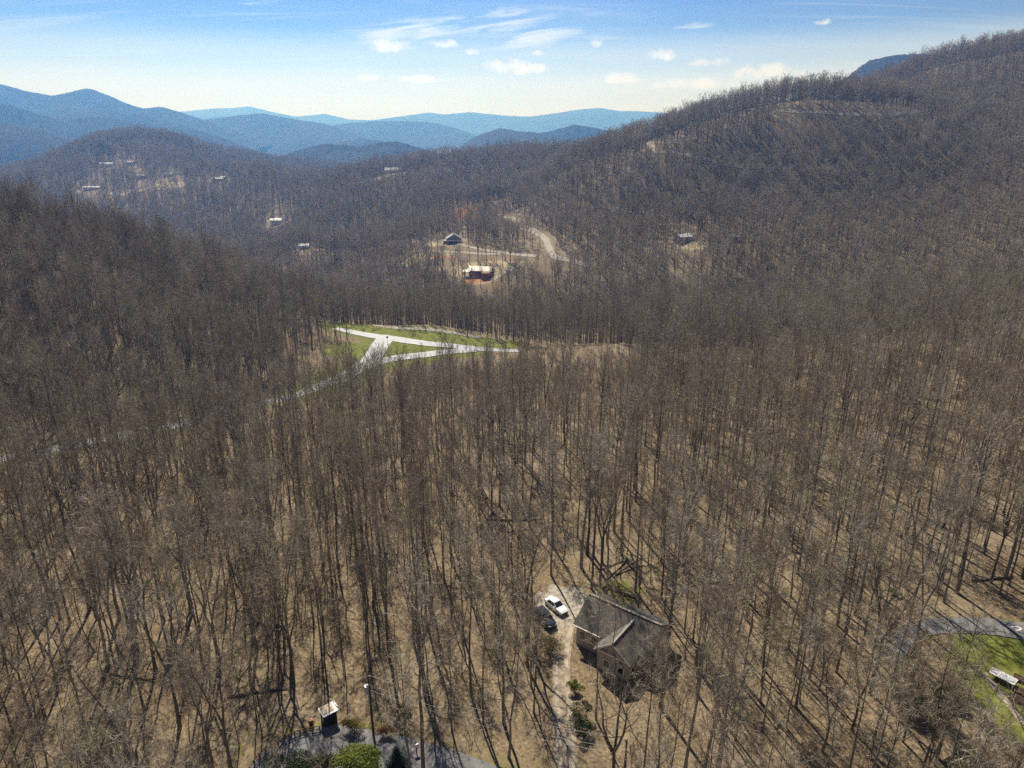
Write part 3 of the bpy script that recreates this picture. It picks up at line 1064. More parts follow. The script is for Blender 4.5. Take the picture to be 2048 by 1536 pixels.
# the house among the trees (ridge from upper left to lower right, a cross wing towards the viewer)
hx, hy, hrz = 16.85, 87.1, math.atan2(-7.2, 9.54)
house = empty('house', (hx, hy, 0), hrz, label='beige gabled house with brown grey shingle roof beside the gravel drive', cat='house')
clear_disc(hx, hy, 8.5, 6.8, hrz)
clear_disc(hx - 3, hy - 9, 5.5, 5.5, keep=0.4)
clear_disc(hx - 5, hy - 17, 5, 5, keep=0.5)
mb = MB()
EV, RD = 3.9, 6.4
mb.prism([(-4.1, -1.5), (4.1, -1.5), (4.1, EV), (0, RD - 0.18), (-4.1, EV)], 0, -5.7, 5.7)
mb.build('wall', M['siding'], house)
mb = MB()
mb.prism([(-0.55, -1.5), (4.55, -1.5), (4.55, 3.7), (2.0, 5.65), (-0.55, 3.7)], 1, -6.6, -4.0)
mb.build('wall', M['siding'], house)
mb = MB()
slab(mb, (-6.1, -4.65, EV - 0.24), (6.1, -4.65, EV - 0.24), (6.1, 0, RD), (-6.1, 0, RD), 0.16)
slab(mb, (-6.1, 4.65, EV - 0.24), (-6.1, 0, RD), (6.1, 0, RD), (6.1, 4.65, EV - 0.24), 0.16)
rf = mb.build('roof', M['shingle'], house)
mb = MB()
slab(mb, (-1.0, -7.1, 3.5), (2.0, -7.1, 5.9), (2.0, -0.8, 5.9), (-1.0, -4.6, 3.5), 0.15)
slab(mb, (5.0, -7.1, 3.5), (5.0, -4.6, 3.5), (2.0, -0.8, 5.9), (2.0, -7.1, 5.9), 0.15)
rf2 = mb.build('roof', M['shingle'], house)
mb = MB()
mb.box((0, 0, RD + 0.03), (12.25, 0.34, 0.12))
mb.build('ridge_cap', M['ridge'], rf)
mb = MB()
mb.box((2.0, -4.0, 5.93), (0.3, 6.3, 0.10))
mb.build('ridge_cap', M['ridge'], rf2)
mb = MB()
slab(mb, (-1.02, -7.16, 3.47), (-1.02, -7.10, 3.47), (2.0, -7.10, 5.88), (2.0, -7.16, 5.88), 0.26)
slab(mb, (5.02, -7.16, 3.47), (2.0, -7.16, 5.88), (2.0, -7.10, 5.88), (5.02, -7.10, 3.47), 0.26)
mb.build('fascia', M['trim'], house)
mb = MB()
mb.box((2.0, -6.80, 3.52), (5.6, 0.42, 0.22))
mb.build('trim_band', M['trim'], house)
mb = MB()
mb.box((-3.7, -4.74, EV - 0.26), (4.7, 0.14, 0.13))
mb.build('gutter', M['trim'], house)
window(house, (3.3, -6.6, 2.85), 0.7, 0.6, (0, -1))
window(house, (3.3, -6.6, 1.4), 0.9, 1.2, (0, -1))
window(house, (1.0, -6.6, 1.4), 0.9, 1.2, (0, -1))
window(house, (4.55, -5.6, 1.6), 0.8, 1.2, (1, 0))
for x in (-4.6, -2.6):
    window(house, (x, -4.1, 2.0), 0.9, 1.3, (0, -1))
window(house, (5.7, -1.6, 2.1), 1.0, 1.3, (1, 0))
window(house, (5.7, 1.9, 2.1), 1.0, 1.3, (1, 0))
mb = MB()
mb.box((-1.7, -4.15, 1.15), (0.95, 0.12, 2.1))
d = mb.build('door', M['door'], house)
mb = MB()
mb.box((-1.35, -4.24, 1.1), (0.08, 0.08, 0.12))
mb.build('handle', M['steel'], d)
# deck at the right front corner
mb = MB()
mb.box((7.2, -2.6, 0.75), (2.9, 5.6, 0.16))
dk = mb.build('deck', M['wood'], house)
for x in (5.95, 8.5):
    for y in (-5.2, -2.6, 0.0):
        if x > 6 or y != -2.6:
            MB().box((x, y, -0.2), (0.16, 0.16, 1.7)).build('post', M['wood'], dk)
mb = MB()
mb.box((8.58, -2.6, 1.76), (0.09, 5.6, 0.09))
mb.box((7.2, -5.36, 1.76), (2.9, 0.09, 0.09))
for k in range(14):
    mb.box((8.58, -5.2 + k * 0.4, 1.28), (0.05, 0.05, 0.9))
for k in range(7):
    mb.box((6.0 + k * 0.4, -5.36, 1.28), (0.05, 0.05, 0.9))
mb.build('railing', M['wood'], dk)


def cottage(px, py, L, Wd, eave, rise, rz, wall, roof, label, cat='house', name='house', wins=2, y1=2400, group=None, clear=True, lean=None, garage=False, base=1.0):
    g = ground(px, py, 40, y1)
    e = empty(name, (g[0], g[1], g[2] + base * 0.0), rz, label=label, cat=cat, group=group)
    if clear:
        clear_disc(g[0], g[1], L * 0.8, Wd * 1.0 + 2, rz)
    mb = MB()
    mb.prism([(-Wd / 2, -2.5), (Wd / 2, -2.5), (Wd / 2, eave), (0, eave + rise - 0.1), (-Wd / 2, eave)], 0, -L / 2, L / 2)
    mb.build('wall', wall, e)
    mb = MB()
    k = rise / (Wd / 2)
    ov = 0.6
    slab(mb, (-L / 2 - ov, -Wd / 2 - ov, eave - ov * k + 0.15), (L / 2 + ov, -Wd / 2 - ov, eave - ov * k + 0.15), (L / 2 + ov, 0, eave + rise + 0.15), (-L / 2 - ov, 0, eave + rise + 0.15), 0.14)
    slab(mb, (-L / 2 - ov, Wd / 2 + ov, eave - ov * k + 0.15), (-L / 2 - ov, 0, eave + rise + 0.15), (L / 2 + ov, 0, eave + rise + 0.15), (L / 2 + ov, Wd / 2 + ov, eave - ov * k + 0.15), 0.14)
    mb.build('roof', roof, e)
    for q in range(wins):
        x = -L / 2 + L * (q + 0.5) / wins
        window(e, (x, -Wd / 2, eave * 0.55), min(1.3, L / wins * 0.5), 1.2, (0, -1))
    if wins:
        mb = MB()
        mb.box((L * 0.06, -Wd / 2 - 0.02, 1.05), (1.0, 0.14, 2.1))
        mb.build('door', M['door'], e)
    return e, g


cabin, cg = cottage(962, 548, 17, 8.5, 3.4, 2.5, math.radians(-12), M['redwood'], M['tin'], 'long rust brown house with pale tan metal roof in the valley clearing', wins=4)
mb = MB()
slab(mb, (-13.5, -6.0, 2.5), (-7.2, -6.0, 2.7), (-7.2, -1.6, 3.5), (-13.5, -1.6, 3.3), 0.14)
pr = mb.build('porch_roof', M['tin'], cabin)
for x in (-13.2, -7.6):
    for y in (-5.6, -2.0):
        MB().box((x, y, 0.6), (0.25, 0.25, 4.4 if y > -3 else 3.6)).build('post', M['redwood'], pr)
mb = MB()
mb.prism([(-9.2, -2.5), (-4.75, -2.5), (-4.75, 3.2), (-9.2, 2.5)], 0, 2.5, 8.5)
mb.build('lean_to', M['redwood'], cabin)
house2, h2g = cottage(908, 486, 10, 13, 4.4, 4.0, math.radians(96), mat('grey_siding', (0.25, 0.24, 0.25), 0.8), M['greyroof'], 'grey gabled house with white porch beam at the head of a pale drive', wins=0)
mb = MB()
mb.box((-5.35, 0, 2.9), (0.7, 13.4, 0.9))
mb.build('porch_beam', M['white'], house2)
mb = MB()
mb.box((-5.05, 1.0, 0.9), (0.14, 7.0, 2.4))
mb.build('garage_door', M['black'], house2)
for y in (-6.3, 6.3):
    MB().box((-5.4, y, 0.9), (0.3, 0.3, 3.2)).build('post', M['white'], house2)
window(house2, (-5.0, 0.5, 5.6), 1.6, 1.4, (-1, 0))
g = ground(893, 487)
sh = empty('shed', (g[0], g[1] - 1, g[2]), 0.1, label='small dark shed on the pale drive left of the grey gabled house', cat='shed')
mb = MB()
mb.box((0, 0, 1.4), (5.2, 3.4, 3.2))
mb.build('wall', M['black'], sh)
mb = MB()
slab(mb, (-3, -2.1, 2.95), (3, -2.1, 2.95), (3, 2.1, 3.5), (-3, 2.1, 3.5), 0.12)
mb.build('roof', M['greyroof'], sh)
W_ = M['white']
CR = mat('cream_wall', (0.62, 0.58, 0.5), 0.7)
for (px, py, L, Wd, ev, rs, rz, wl, rf_, lb) in [
        (553, 446, 14, 8, 4.0, 2.0, 5, W_, M['white'], 'white flat looking house alone in the blue grey wood beyond the left ridge'),
        (609, 496, 9, 6, 2.8, 1.4, 0, W_, M['white'], 'low white outbuilding half hidden in trees below the white house'),
        (1366, 481, 11, 7, 3.2, 1.8, 25, CR, M['white'], 'small pale roofed house at the foot of the right hand mountain'),
        (1470, 480, 7, 5, 2.8, 1.3, 0, CR, M['greyroof'], 'tiny pale cottage right of the pale roofed house under the mountain'),
        (785, 346, 20, 10, 4.5, 3, 0, W_, M['greyroof'], 'white house on the middle spur above the valley'),
        (890, 334, 9, 7, 3.5, 2, 10, CR, M['redwood'], 'small red roofed house at the crest of the middle spur'),
        (215, 332, 22, 10, 4, 2.5, 5, W_, W_, 'long white house in the clearing high on the far left hill'),
        (262, 329, 14, 9, 4, 2.5, -10, CR, M['tin'], 'tan house right of the long white house on the far hill'),
        (284, 355, 12, 7, 3.5, 2, 0, W_, W_, 'small white house at the left end of the far hill lane'),
        (337, 352, 13, 7, 3.5, 2, 5, W_, M['greyroof'], 'white house at the right end of the far hill lane'),
        (436, 361, 17, 8, 3.2, 1.6, 0, W_, W_, 'white mobile home on the right flank of the far hill'),
        (447, 358, 8, 6, 3, 1.5, 0, W_, W_, 'small white garage beside the mobile home on the far hill'),
        (382, 307, 8, 7, 4, 2, 0, W_, W_, 'tiny white house near the top right of the far hill'),
        (468, 334, 9, 6, 3, 2, 0, CR, M['greyroof'], 'pale cottage on the far hill shoulder towards the blue ridges'),
        (185, 378, 26, 8, 3, 1.5, 3, W_, W_, 'row of low white sheds joined under one roof below the far hill'),
        (650, 338, 16, 9, 5, 3, 0, W_, M['greyroof'], 'distant white house beside two dark conifers at the valley head')]:
    cottage(px, py, L, Wd, ev, rs, math.radians(rz), wl, rf_, lb, wins=2 if L > 12 else 1)

# small dark shed with a pale top by the road bend
g = ground(657, 1450, 25)
kz = g[2]
kiosk = empty('small_shed', (g[0], g[1] + 0.5, kz), math.radians(38), scale=0.64, label='dark boxy shed with pale tan and white roof beside the road bend', cat='shed')
clear_disc(g[0], g[1], 4.0, 4.0)
mb = MB()
mb.box((0, 0, 1.5), (2.7, 2.0, 3.2))
mb.build('wall', mat('dark_green_wall', (0.025, 0.032, 0.03), 0.7), kiosk)
mb = MB()
slab(mb, (-1.6, -1.3, 3.18), (1.6, -1.3, 3.18), (1.6, 1.3, 3.48), (-1.6, 1.3, 3.48), 0.14)
kr = mb.build('roof', M['white'], kiosk)
mb = MB()
slab(mb, (-1.35, -0.75, 3.33), (1.1, -0.75, 3.33), (1.1, 1.2, 3.555), (-1.35, 1.2, 3.555), 0.05)
mb.build('roof_cover', mat('tan_tarp', (0.52, 0.42, 0.30), 0.9, 0.25, 2), kr)
mb = MB()
mb.box((-1.37, -0.3, 1.9), (0.08, 0.9, 0.9))
wdo = mb.build('window', M['black'], kiosk)
MB().box((-1.43, -0.3, 1.9), (0.03, 0.8, 0.8)).build('pane', mat('bluish_pane', (0.16, 0.2, 0.26), 0.2), wdo)
mb = MB()
mb.box((0.2, -1.02, 1.3), (1.0, 0.08, 2.4))
mb.build('door', M['black'], kiosk)
MB().box((1.55, -0.9, 2.8), (0.35, 0.5, 0.6)).build('box', M['white'], kiosk)
MB().box((1.9, 0.6, 3.25), (0.12, 1.9, 0.1)).build('rail', M['white'], kiosk)
MB().box((1.5, 0.6, 3.28), (0.7, 0.1, 0.08)).build('bracket', M['steel'], kiosk)


# ------------------------------------------------------------------ vehicles
def loft(mb, secs, mi=0):
    """secs: rings of equal length, closed along the ring, capped at both ends"""
    n = len(secs[0])
    o = len(mb.v)
    for s in secs:
        mb.v += [tuple(p) for p in s]
    for i in range(len(secs) - 1):
        for k in range(n):
            k2 = (k + 1) % n
            mb.f.append((o + i * n + k, o + i * n + k2, o + (i + 1) * n + k2, o + (i + 1) * n + k))
            mb.m.append(mi)
    mb.f.append(tuple(o + k for k in reversed(range(n))))
    mb.f.append(tuple(o + (len(secs) - 1) * n + k for k in range(n)))
    mb.m += [mi, mi]


def car(loc, rz, paint, label, suv=False):
    L, Wd, Hb, Ht = (4.7, 1.86, 1.02, 1.74) if suv else (4.6, 1.8, 0.88, 1.44)
    e = empty('parked_car', loc, rz, label=label, cat='car')
    mb = MB()

    def ring(x, w, z0, z1):
        return [(x, -w, z0 + 0.12), (x, -w * 0.96, z0), (x, w * 0.96, z0), (x, w, z0 + 0.12), (x, w, z1 - 0.16), (x, w * 0.9, z1), (x, -w * 0.9, z1), (x, -w, z1 - 0.16)]
    h = Wd / 2
    st = [(-L / 2, h * 0.84, 0.38, Hb - 0.12), (-L / 2 + 0.18, h * 0.95, 0.3, Hb + 0.02), (-L / 2 + 0.9, h, 0.24, Hb + 0.05), (0, h, 0.24, Hb + 0.05),
          (L / 2 - 1.35, h, 0.24, Hb + 0.02), (L / 2 - 0.35, h * 0.93, 0.26, Hb - 0.10), (L / 2, h * 0.78, 0.34, Hb - 0.24)]
    loft(mb, [ring(*s) for s in st])
    mb.build('body', paint, e, smooth=False)
    # cabin: dark glasshouse with painted roof
    rb, rt = (-L / 2 + 0.25, -L / 2 + 0.6) if suv else (-L / 2 + 0.75, -L / 2 + 1.4)
    fb, ft = L / 2 - 1.3, L / 2 - 2.05
    wb, wt = h * 0.92, h * 0.74
    z0, z1 = Hb, Ht - 0.06
    mb = MB()
    mb.add([(rb, -wb, z0), (fb, -wb, z0), (fb, wb, z0), (rb, wb, z0), (rt, -wt, z1), (ft, -wt, z1), (ft, wt, z1), (rt, wt, z1)],
           [(3, 2, 1, 0), (4, 5, 6, 7), (0, 1, 5, 4), (1, 2, 6, 5), (2, 3, 7, 6), (3, 0, 4, 7)])
    mb.build('cabin', paint, e)

    def pane(nm, q, m):
        P = [Vector(p) for p in q]
        n = (P[1] - P[0]).cross(P[2] - P[0]).normalized()
        c = sum(P, Vector()) / 4
        P = [c + (p - c) * 0.88 + n * 0.012 for p in P]
        mb = MB()
        mb.add([tuple(p) for p in P] + [tuple(p - n * 0.02) for p in P], [(0, 1, 2, 3), (7, 6, 5, 4), (0, 4, 5, 1), (1, 5, 6, 2), (2, 6, 7, 3), (3, 7, 4, 0)])
        mb.build(nm, m, e)
    pane('windscreen', [(fb, -wb, z0), (fb, wb, z0), (ft, wt, z1), (ft, -wt, z1)], M['glass'])
    pane('rear_window', [(rb, wb, z0), (rb, -wb, z0), (rt, -wt, z1), (rt, wt, z1)], M['glass'])
    xm = (rb + fb) / 2 - 0.1
    for s in (-1, 1):
        for a, b2 in ((0.02, 0.49), (0.51, 0.98)):
            A, B = rb + (fb - rb) * a, rb + (fb - rb) * b2
            C, D = rt + (ft - rt) * b2, rt + (ft - rt) * a
            q = [(A, s * wb, z0), (B, s * wb, z0), (C, s * wt, z1), (D, s * wt, z1)]
            pane('side_window', q if s < 0 else q[::-1], M['glass'])
    mb = MB()
    mb.box(((rt + ft) / 2, 0, z1 + 0.03), (ft - rt - 0.02, wt * 2 - 0.04, 0.07))
    mb.build('roof', paint, e)
    for sx in (L / 2 - 0.9, -L / 2 + 0.85):
        for s in (-1, 1):
            r = 0.37 if suv else 0.33
            mb = MB()
            mb.tube([(sx, s * (h - 0.20), r), (sx, s * (h + 0.02), r)], r, 14)
            w = mb.build('wheel', M['black'], e)
            MB().tube([(sx, s * (h - 0.02), r), (sx, s * (h + 0.035), r)], r * 0.58, 10).build('rim', M['steel'], w)
    for s in (-1, 1):
        MB().box((L / 2 - 0.16, s * h * 0.62, Hb - 0.27), (0.22, 0.36, 0.13)).build('headlight', M['white'], e)
        MB().box((-L / 2 + 0.06, s * h * 0.66, Hb - 0.2), (0.16, 0.34, 0.16)).build('tail_light', mat('red_lens', (0.3, 0.02, 0.02), 0.3), e)
        MB().box((fb - 0.35, s * (h + 0.06), Hb + 0.10), (0.14, 0.2, 0.14)).build('mirror', paint, e)
    MB().box((L / 2 - 0.02, 0, 0.42), (0.12, Wd * 0.66, 0.16)).build('bumper', M['black'], e)
    return e


a = ground(1095, 1199)
b_ = ground(1129, 1228)
hd = math.atan2(b_[1] - a[1], b_[0] - a[0])
cc = ground(1112, 1217)
WP = mat('white_car_paint', (0.78, 0.79, 0.80), 0.25, 0.02, 1, spec=0.5, coat=0.6)
BP = mat('black_car_paint', (0.018, 0.02, 0.023), 0.2, 0.05, 1, spec=0.5, coat=0.8)
car((cc[0], cc[1], cc[2] + 0.09), hd, WP, 'white saloon car parked on the gravel pad beside the house')
cs = ground(1090, 1243)
car((cs[0], cs[1], cs[2] + 0.05), hd - 0.08, BP, 'black sport utility car parked left of the white saloon', suv=True)
clear_disc(cs[0], cs[1], 3.4, 3.4)
sh_ = Vector((math.cos(hd + PI / 2), math.sin(hd + PI / 2), 0))
g = ground(1016, 545)
van = car((g[0], g[1], g[2] + 0.3), 1.2, WP, 'white car on the lane right of the rust brown valley house', suv=True)
g = ground(1030, 531)
car((g[0], g[1], g[2] + 0.3), 0.9, WP, 'white car farther up the lane beyond the first white car', suv=True)

# ------------------------------------------------------------------ utility poles, wires, mailbox, rail fence
M['pole'] = mat('weathered_pole', (0.09, 0.075, 0.06), 0.9, 0.2, 2)
p1 = ground(752, 1503, 25)
p1 = (p1[0] - 0.9, p1[1] + 3.0, hz(p1[0] - 0.9, p1[1] + 3.0))


def utility_pole(x, y, h, label, can):
    z = hz(x, y)
    e = empty('utility_pole', (x, y, z), 0, label=label, cat='utility pole')
    MB().tube([(0, 0, -0.5), (0, 0, h)], [0.17, 0.11], 10).build('pole', M['pole'], e)
    MB().box((0, 0.0, h - 0.9), (0.12, 1.8, 0.12)).build('crossarm', M['pole'], e)
    for y_ in (-0.75, 0.75):
        MB().tube([(0, y_, h - 0.84), (0, y_, h - 0.6)], [0.06, 0.04], 8).build('insulator', M['white'], e)
    if can:
        c = MB().tube([(-0.36, 0, h - 2.6), (-0.36, 0, h - 1.55)], 0.30, 14).build('transformer', mat('blue_grey_enamel', (0.42, 0.47, 0.58), 0.4), e)
        MB().tube([(-0.36, 0, h - 1.55), (-0.36, 0, h - 1.3)], [0.09, 0.05], 8).build('bushing', M['white'], c)
    return (x, y, z + h)


def at_height(px, py, Y):
    return pz(px, py, Y)


t1 = utility_pole(p1[0], p1[1], 9.2, 'slim dark utility pole with blue grey transformer by the road bend', True)
q1 = ground(1245, 1600, 25)
t2 = utility_pole(q1[0], q1[1], 9.2, 'utility pole beyond the lower edge carrying the wires from the bend', False)
clear_disc(p1[0], p1[1], 2.5)
for k, (dyo, dzo) in enumerate(((-0.75, -0.6), (0.75, -0.6), (0, -2.2))):
    A, B = Vector((t1[0], t1[1] + dyo, t1[2] + dzo)), Vector((t2[0], t2[1] + dyo, t2[2] + dzo))
    pts = [A.lerp(B, t) - Vector((0, 0, 1.1 * 4 * t * (1 - t))) for t in np.linspace(0, 1, 18)]
    w = MB().tube(pts, 0.014, 4).build('power_wire', mat('bare_wire', (0.4, 0.37, 0.34), 0.5, 0.05, 1))
    tag(w, ['pale power wire on the near end of the pole crossarms', 'pale power wire on the far end of the pole crossarms', 'lowest pale service wire slung below the crossarms'][k], 'wire', 'wires between the utility poles')

g = ground(833, 1506, 25)
mbx = empty('mailbox', g, 0.5, label='small white mailbox on a dark post at the edge of the road', cat='mailbox')
MB().box((0, 0, 0.5), (0.12, 0.12, 1.2)).build('post', M['wood'], mbx)
mb = MB()
mb.prism([(-0.13, 1.1), (0.13, 1.1), (0.13, 1.32), (0.08, 1.42), (-0.08, 1.42), (-0.13, 1.32)], 0, -0.3, 0.3)
mb.build('box', M['white'], mbx)
MB().box((0.315, 0, 1.24), (0.02, 0.22, 0.24)).build('door', M['white'], mbx)

rail_pts = resample(poly_world([(500, 1545), (520, 1519), (545, 1500), (567, 1486), (590, 1474), (612, 1467), (640, 1463)], 25), 2.4)
rf0 = empty('rail_fence', (rail_pts[0][0], rail_pts[0][1], hz(*rail_pts[0])), 0, label='low rusty brown timber rail fence along the outside of the road bend', cat='fence')
o0 = Vector(rf0.location)
RM = mat('rail_timber', (0.26, 0.17, 0.11), 0.9, 0.25, 2)
zs = [hz(*p) for p in rail_pts]
for i, p in enumerate(rail_pts):
    MB().box((p[0] - o0.x, p[1] - o0.y, zs[i] + 0.35 - o0.z), (0.15, 0.15, 1.2)).build('post', RM, rf0)
for i in range(len(rail_pts) - 1):
    for hgt in (0.45, 0.85):
        A = Vector((rail_pts[i][0], rail_pts[i][1], zs[i] + hgt)) - o0
        B = Vector((rail_pts[i + 1][0], rail_pts[i + 1][1], zs[i + 1] + hgt)) - o0
        MB().tube([A, B], 0.06, 5).build('rail', RM, rf0)

g = ground(623, 1452, 25)
bn = empty('rubbish_bin', g, 0.3, label='small reddish bin with a pale orange lid left of the small shed', cat='bin')
MB().tube([(0, 0, 0), (0, 0, 0.95)], [0.28, 0.34], 10).build('body', mat('maroon_plastic', (0.10, 0.03, 0.035), 0.6), bn)
MB().tube([(0, 0, 0.96), (0, 0, 1.1)], [0.37, 0.25], 10).build('lid', mat('orange_plastic', (0.6, 0.25, 0.14), 0.5), bn)

# stop sign seen from behind at the junction
g = ground(775, 686)
sg = empty('road_sign', g, 0.2, label='dark road sign on a post at the tip of the grass triangle', cat='sign')
MB().tube([(0, 0, -0.2), (0, 0, 2.3)], 0.06, 6).build('post', M['steel'], sg)
mb = MB()
mb.prism([(0.5 * math.cos(PI / 8 + k * PI / 4), 2.6 + 0.5 * math.sin(PI / 8 + k * PI / 4)) for k in range(8)], 1, 0.06, 0.10)
mb.build('panel', M['black'], sg)

# lawn rack and raised beds at the right edge
g = ground(2004, 1362)
rk = empty('drying_rack', (g[0], g[1], g[2]), math.radians(-52), label='white framed rack with six pale panels standing on the lawn', cat='rack')
mb = MB()
for x in (-1.5, -0.5, 0.5, 1.5):
    mb.box((x, 0, 0.85), (0.10, 1.56, 0.10))
for y in (-0.74, 0, 0.74):
    mb.box((0, y, 0.86), (3.08, 0.10, 0.08))
mb.build('frame', M['white'], rk)
PP = mat('pale_panel', (0.46, 0.46, 0.50), 0.4, 0.06, 3)
pme = None
for i in range(3):
    for j in range(2):
        if pme is None:
            o = MB().box((0, 0, 0), (0.88, 0.62, 0.03)).build('panel', PP, rk)
            pme = o.data
        else:
            o = bpy.data.objects.new('panel', pme)
            COL.objects.link(o)
            o.parent = rk
        o.location = (-1 + i, -0.37 + 0.74 * j, 0.87)
for x in (-1.45, 1.45):
    for y in (-0.7, 0.7):
        MB().box((x, y, 0.38), (0.09, 0.09, 0.84)).build('leg', M['white'], rk)
for k, (px, py, rz, lb) in enumerate([(2044, 1362, 0.7, 'dark timber raised bed nearest the white rack'), (2047, 1388, 0.6, 'dark timber raised bed between the other two at the lawn edge'), (2036, 1402, 0.75, 'dark timber raised bed lowest at the right edge of the lawn')]):
    g = ground(px, py)
    bd = empty('raised_bed', g, -rz, label=lb, cat='planter', group='raised beds on the lawn')
    for s in (-1, 1):
        MB().box((0, s * 0.55, 0.2), (2.2, 0.08, 0.5)).build('side_board', M['wood'], bd)
        MB().box((s * 1.06, 0, 0.2), (0.08, 1.02, 0.5)).build('end_board', M['wood'], bd)
    MB().box((0, 0, 0.16), (2.03, 1.01, 0.4)).build('soil', mat('soil', (0.06, 0.04, 0.03), 1.0, 0.3, 4), bd)
gp = poly_world([(1965, 1345), (1990, 1375), (2010, 1400), (2030, 1425), (2050, 1450)])
strip('garden_path', gp, 0.9, M['track'], 0.06, 1.0, clear=1, wob=0.3)
gp = ground(1991, 1391)
gpo = empty('garden_post', gp, 0, label='thin dark post standing in the lawn below the white rack', cat='post')
MB().tube([(0, 0, -0.2), (0, 0, 1.9)], 0.05, 6).build('post', M['black'], gpo)
MB().tube([(0, 0, 1.9), (0, 0, 2.05)], [0.1, 0.02], 6).build('cap', M['steel'], gpo)
# painted mark on the right hand road
c = ground(2030, 1258)
pts = [(c[0] + 0.9 * math.cos(t), c[1] + 0.5 * math.sin(t)) for t in np.linspace(-1.9, 1.9, 12)]
L_ = [(x, y) for x, y in pts]
R_ = [(c[0] + (x - c[0]) * 0.75, c[1] + (y - c[1]) * 0.7) for x, y in pts]
drape('road_marking', L_, R_, M['white'], 0.135, rows=1)

# ------------------------------------------------------------------ fallen logs and snags
def log(pa, pb, r, label, m=None, lift=0.0, branches=3, seed=0):
    A, B = ground(*pa), ground(*pb)
    rr = np.random.default_rng(seed)
    o = Vector(A)
    P = []
    for t in np.linspace(0, 1, 7):
        x, y = A[0] + (B[0] - A[0]) * t, A[1] + (B[1] - A[1]) * t
        P.append(Vector((x + rr.normal(0, 0.06), y + rr.normal(0, 0.06), hz(x, y) + r * 0.8 + lift * t)) - o)
    e = empty('fallen_log', A, 0, label=label, cat='log')
    MB().tube(P, [r * (1 - 0.55 * t) for t in np.linspace(0, 1, 7)], 8).build('trunk', m or M['log'], e)
    d = (P[-1] - P[0]).normalized()
    for k in range(branches):
        p = P[3 + k % 3]
        q = p + (d + Vector(rr.normal(0, 0.6, 3))).normalized() * rr.uniform(1.5, 3.0)
        q.z = max(q.z, p.z + 0.15)
        MB().tube([p, p.lerp(q, 0.5) + Vector((0, 0, 0.15)), q], [r * 0.35, r * 0.22, r * 0.08], 5).build('branch', m or M['log'], e)
    return e


log((1255, 1120), (1195, 1162), 0.26, 'dark fallen trunk propped across another behind the house roof', lift=1.6, seed=1)
log((1188, 1168), (1272, 1198), 0.30, 'dark fallen trunk lying behind the house ridge towards the right', seed=2)
log((1230, 1150), (1285, 1125), 0.2, 'thin fallen trunk crossing behind the house among shadows', lift=0.8, seed=3)
log((1915, 1008), (1868, 996), 0.24, 'pale barkless fallen log in the wood above the right hand road', M['pale_bark'], seed=4)
log((1694, 738), (1736, 748), 0.34, 'pale fallen log lying in the wood at the far right flat', M['pale_bark'], branches=1, seed=5)
log((2024, 1155), (1945, 1163), 0.26, 'dark fallen log just above the right hand road', seed=6)
log((455, 1395), (575, 1378), 0.22, 'dark thick fallen trunk in the wood left of the small shed', seed=7)
log((222, 1350), (305, 1362), 0.2, 'tan fallen trunk on the slope at the lower left', M['log'], seed=8)
log((975, 1040), (1085, 1040), 0.22, 'long thin fallen trunk in the wood above the cars', seed=9)
log((1410, 1165), (1465, 1170), 0.26, 'short dark log in the wood right of the house', seed=10)


# ------------------------------------------------------------------ evergreens
LEAF = {}


def leaf_mat(name, lo, hi):
    m = bpy.data.materials.new(name)
    m.use_nodes = True
    N = NT(m.node_tree)
    b = N.n['Principled BSDF']
    p = N.new('ShaderNodeNewGeometry')
    n = N.noise(p.outputs['Position'], 2.2, 3, 0.6)
    r = p.outputs['Random Per Island']
    f = N.math('ADD', N.math('MULTIPLY', n, 0.7), N.math('MULTIPLY', r, 0.35))
    N.put(b.inputs['Base Color'], N.mix(N.smooth(f, 0.3, 0.75), lo, hi))
    b.inputs['Roughness'].default_value = 0.6
    b.inputs['Specular IOR Level'].default_value = 0.25
    b.inputs['Transmission Weight'].default_value = 0.0
    tr = N.new('ShaderNodeBsdfTranslucent')
    N.put(tr.inputs[0], tuple([*hi, 1]))
    ms = N.new('ShaderNodeMixShader')
    ms.inputs[0].default_value = 0.3
    N.l.new(b.outputs[0], ms.inputs[1])
    N.l.new(tr.outputs[0], ms.inputs[2])
    N.l.new(ms.outputs[0], N.n['Material Output'].inputs[0])
    return m


LEAF['bright'] = leaf_mat('bright_evergreen_leaf', (0.06, 0.09, 0.018), (0.24, 0.28, 0.04))
LEAF['dark'] = leaf_mat('dark_evergreen_leaf', (0.02, 0.034, 0.014), (0.055, 0.08, 0.025))
LEAF['spruce'] = leaf_mat('blue_green_needle', (0.022, 0.042, 0.034), (0.06, 0.095, 0.078))
LEAF['pine'] = leaf_mat('green_needle', (0.03, 0.06, 0.022), (0.10, 0.16, 0.05))
LEAF['olive'] = leaf_mat('olive_leaf', (0.10, 0.085, 0.02), (0.22, 0.18, 0.045))
LEAF['rust'] = leaf_mat('rusty_leaf', (0.20, 0.08, 0.02), (0.36, 0.17, 0.045))


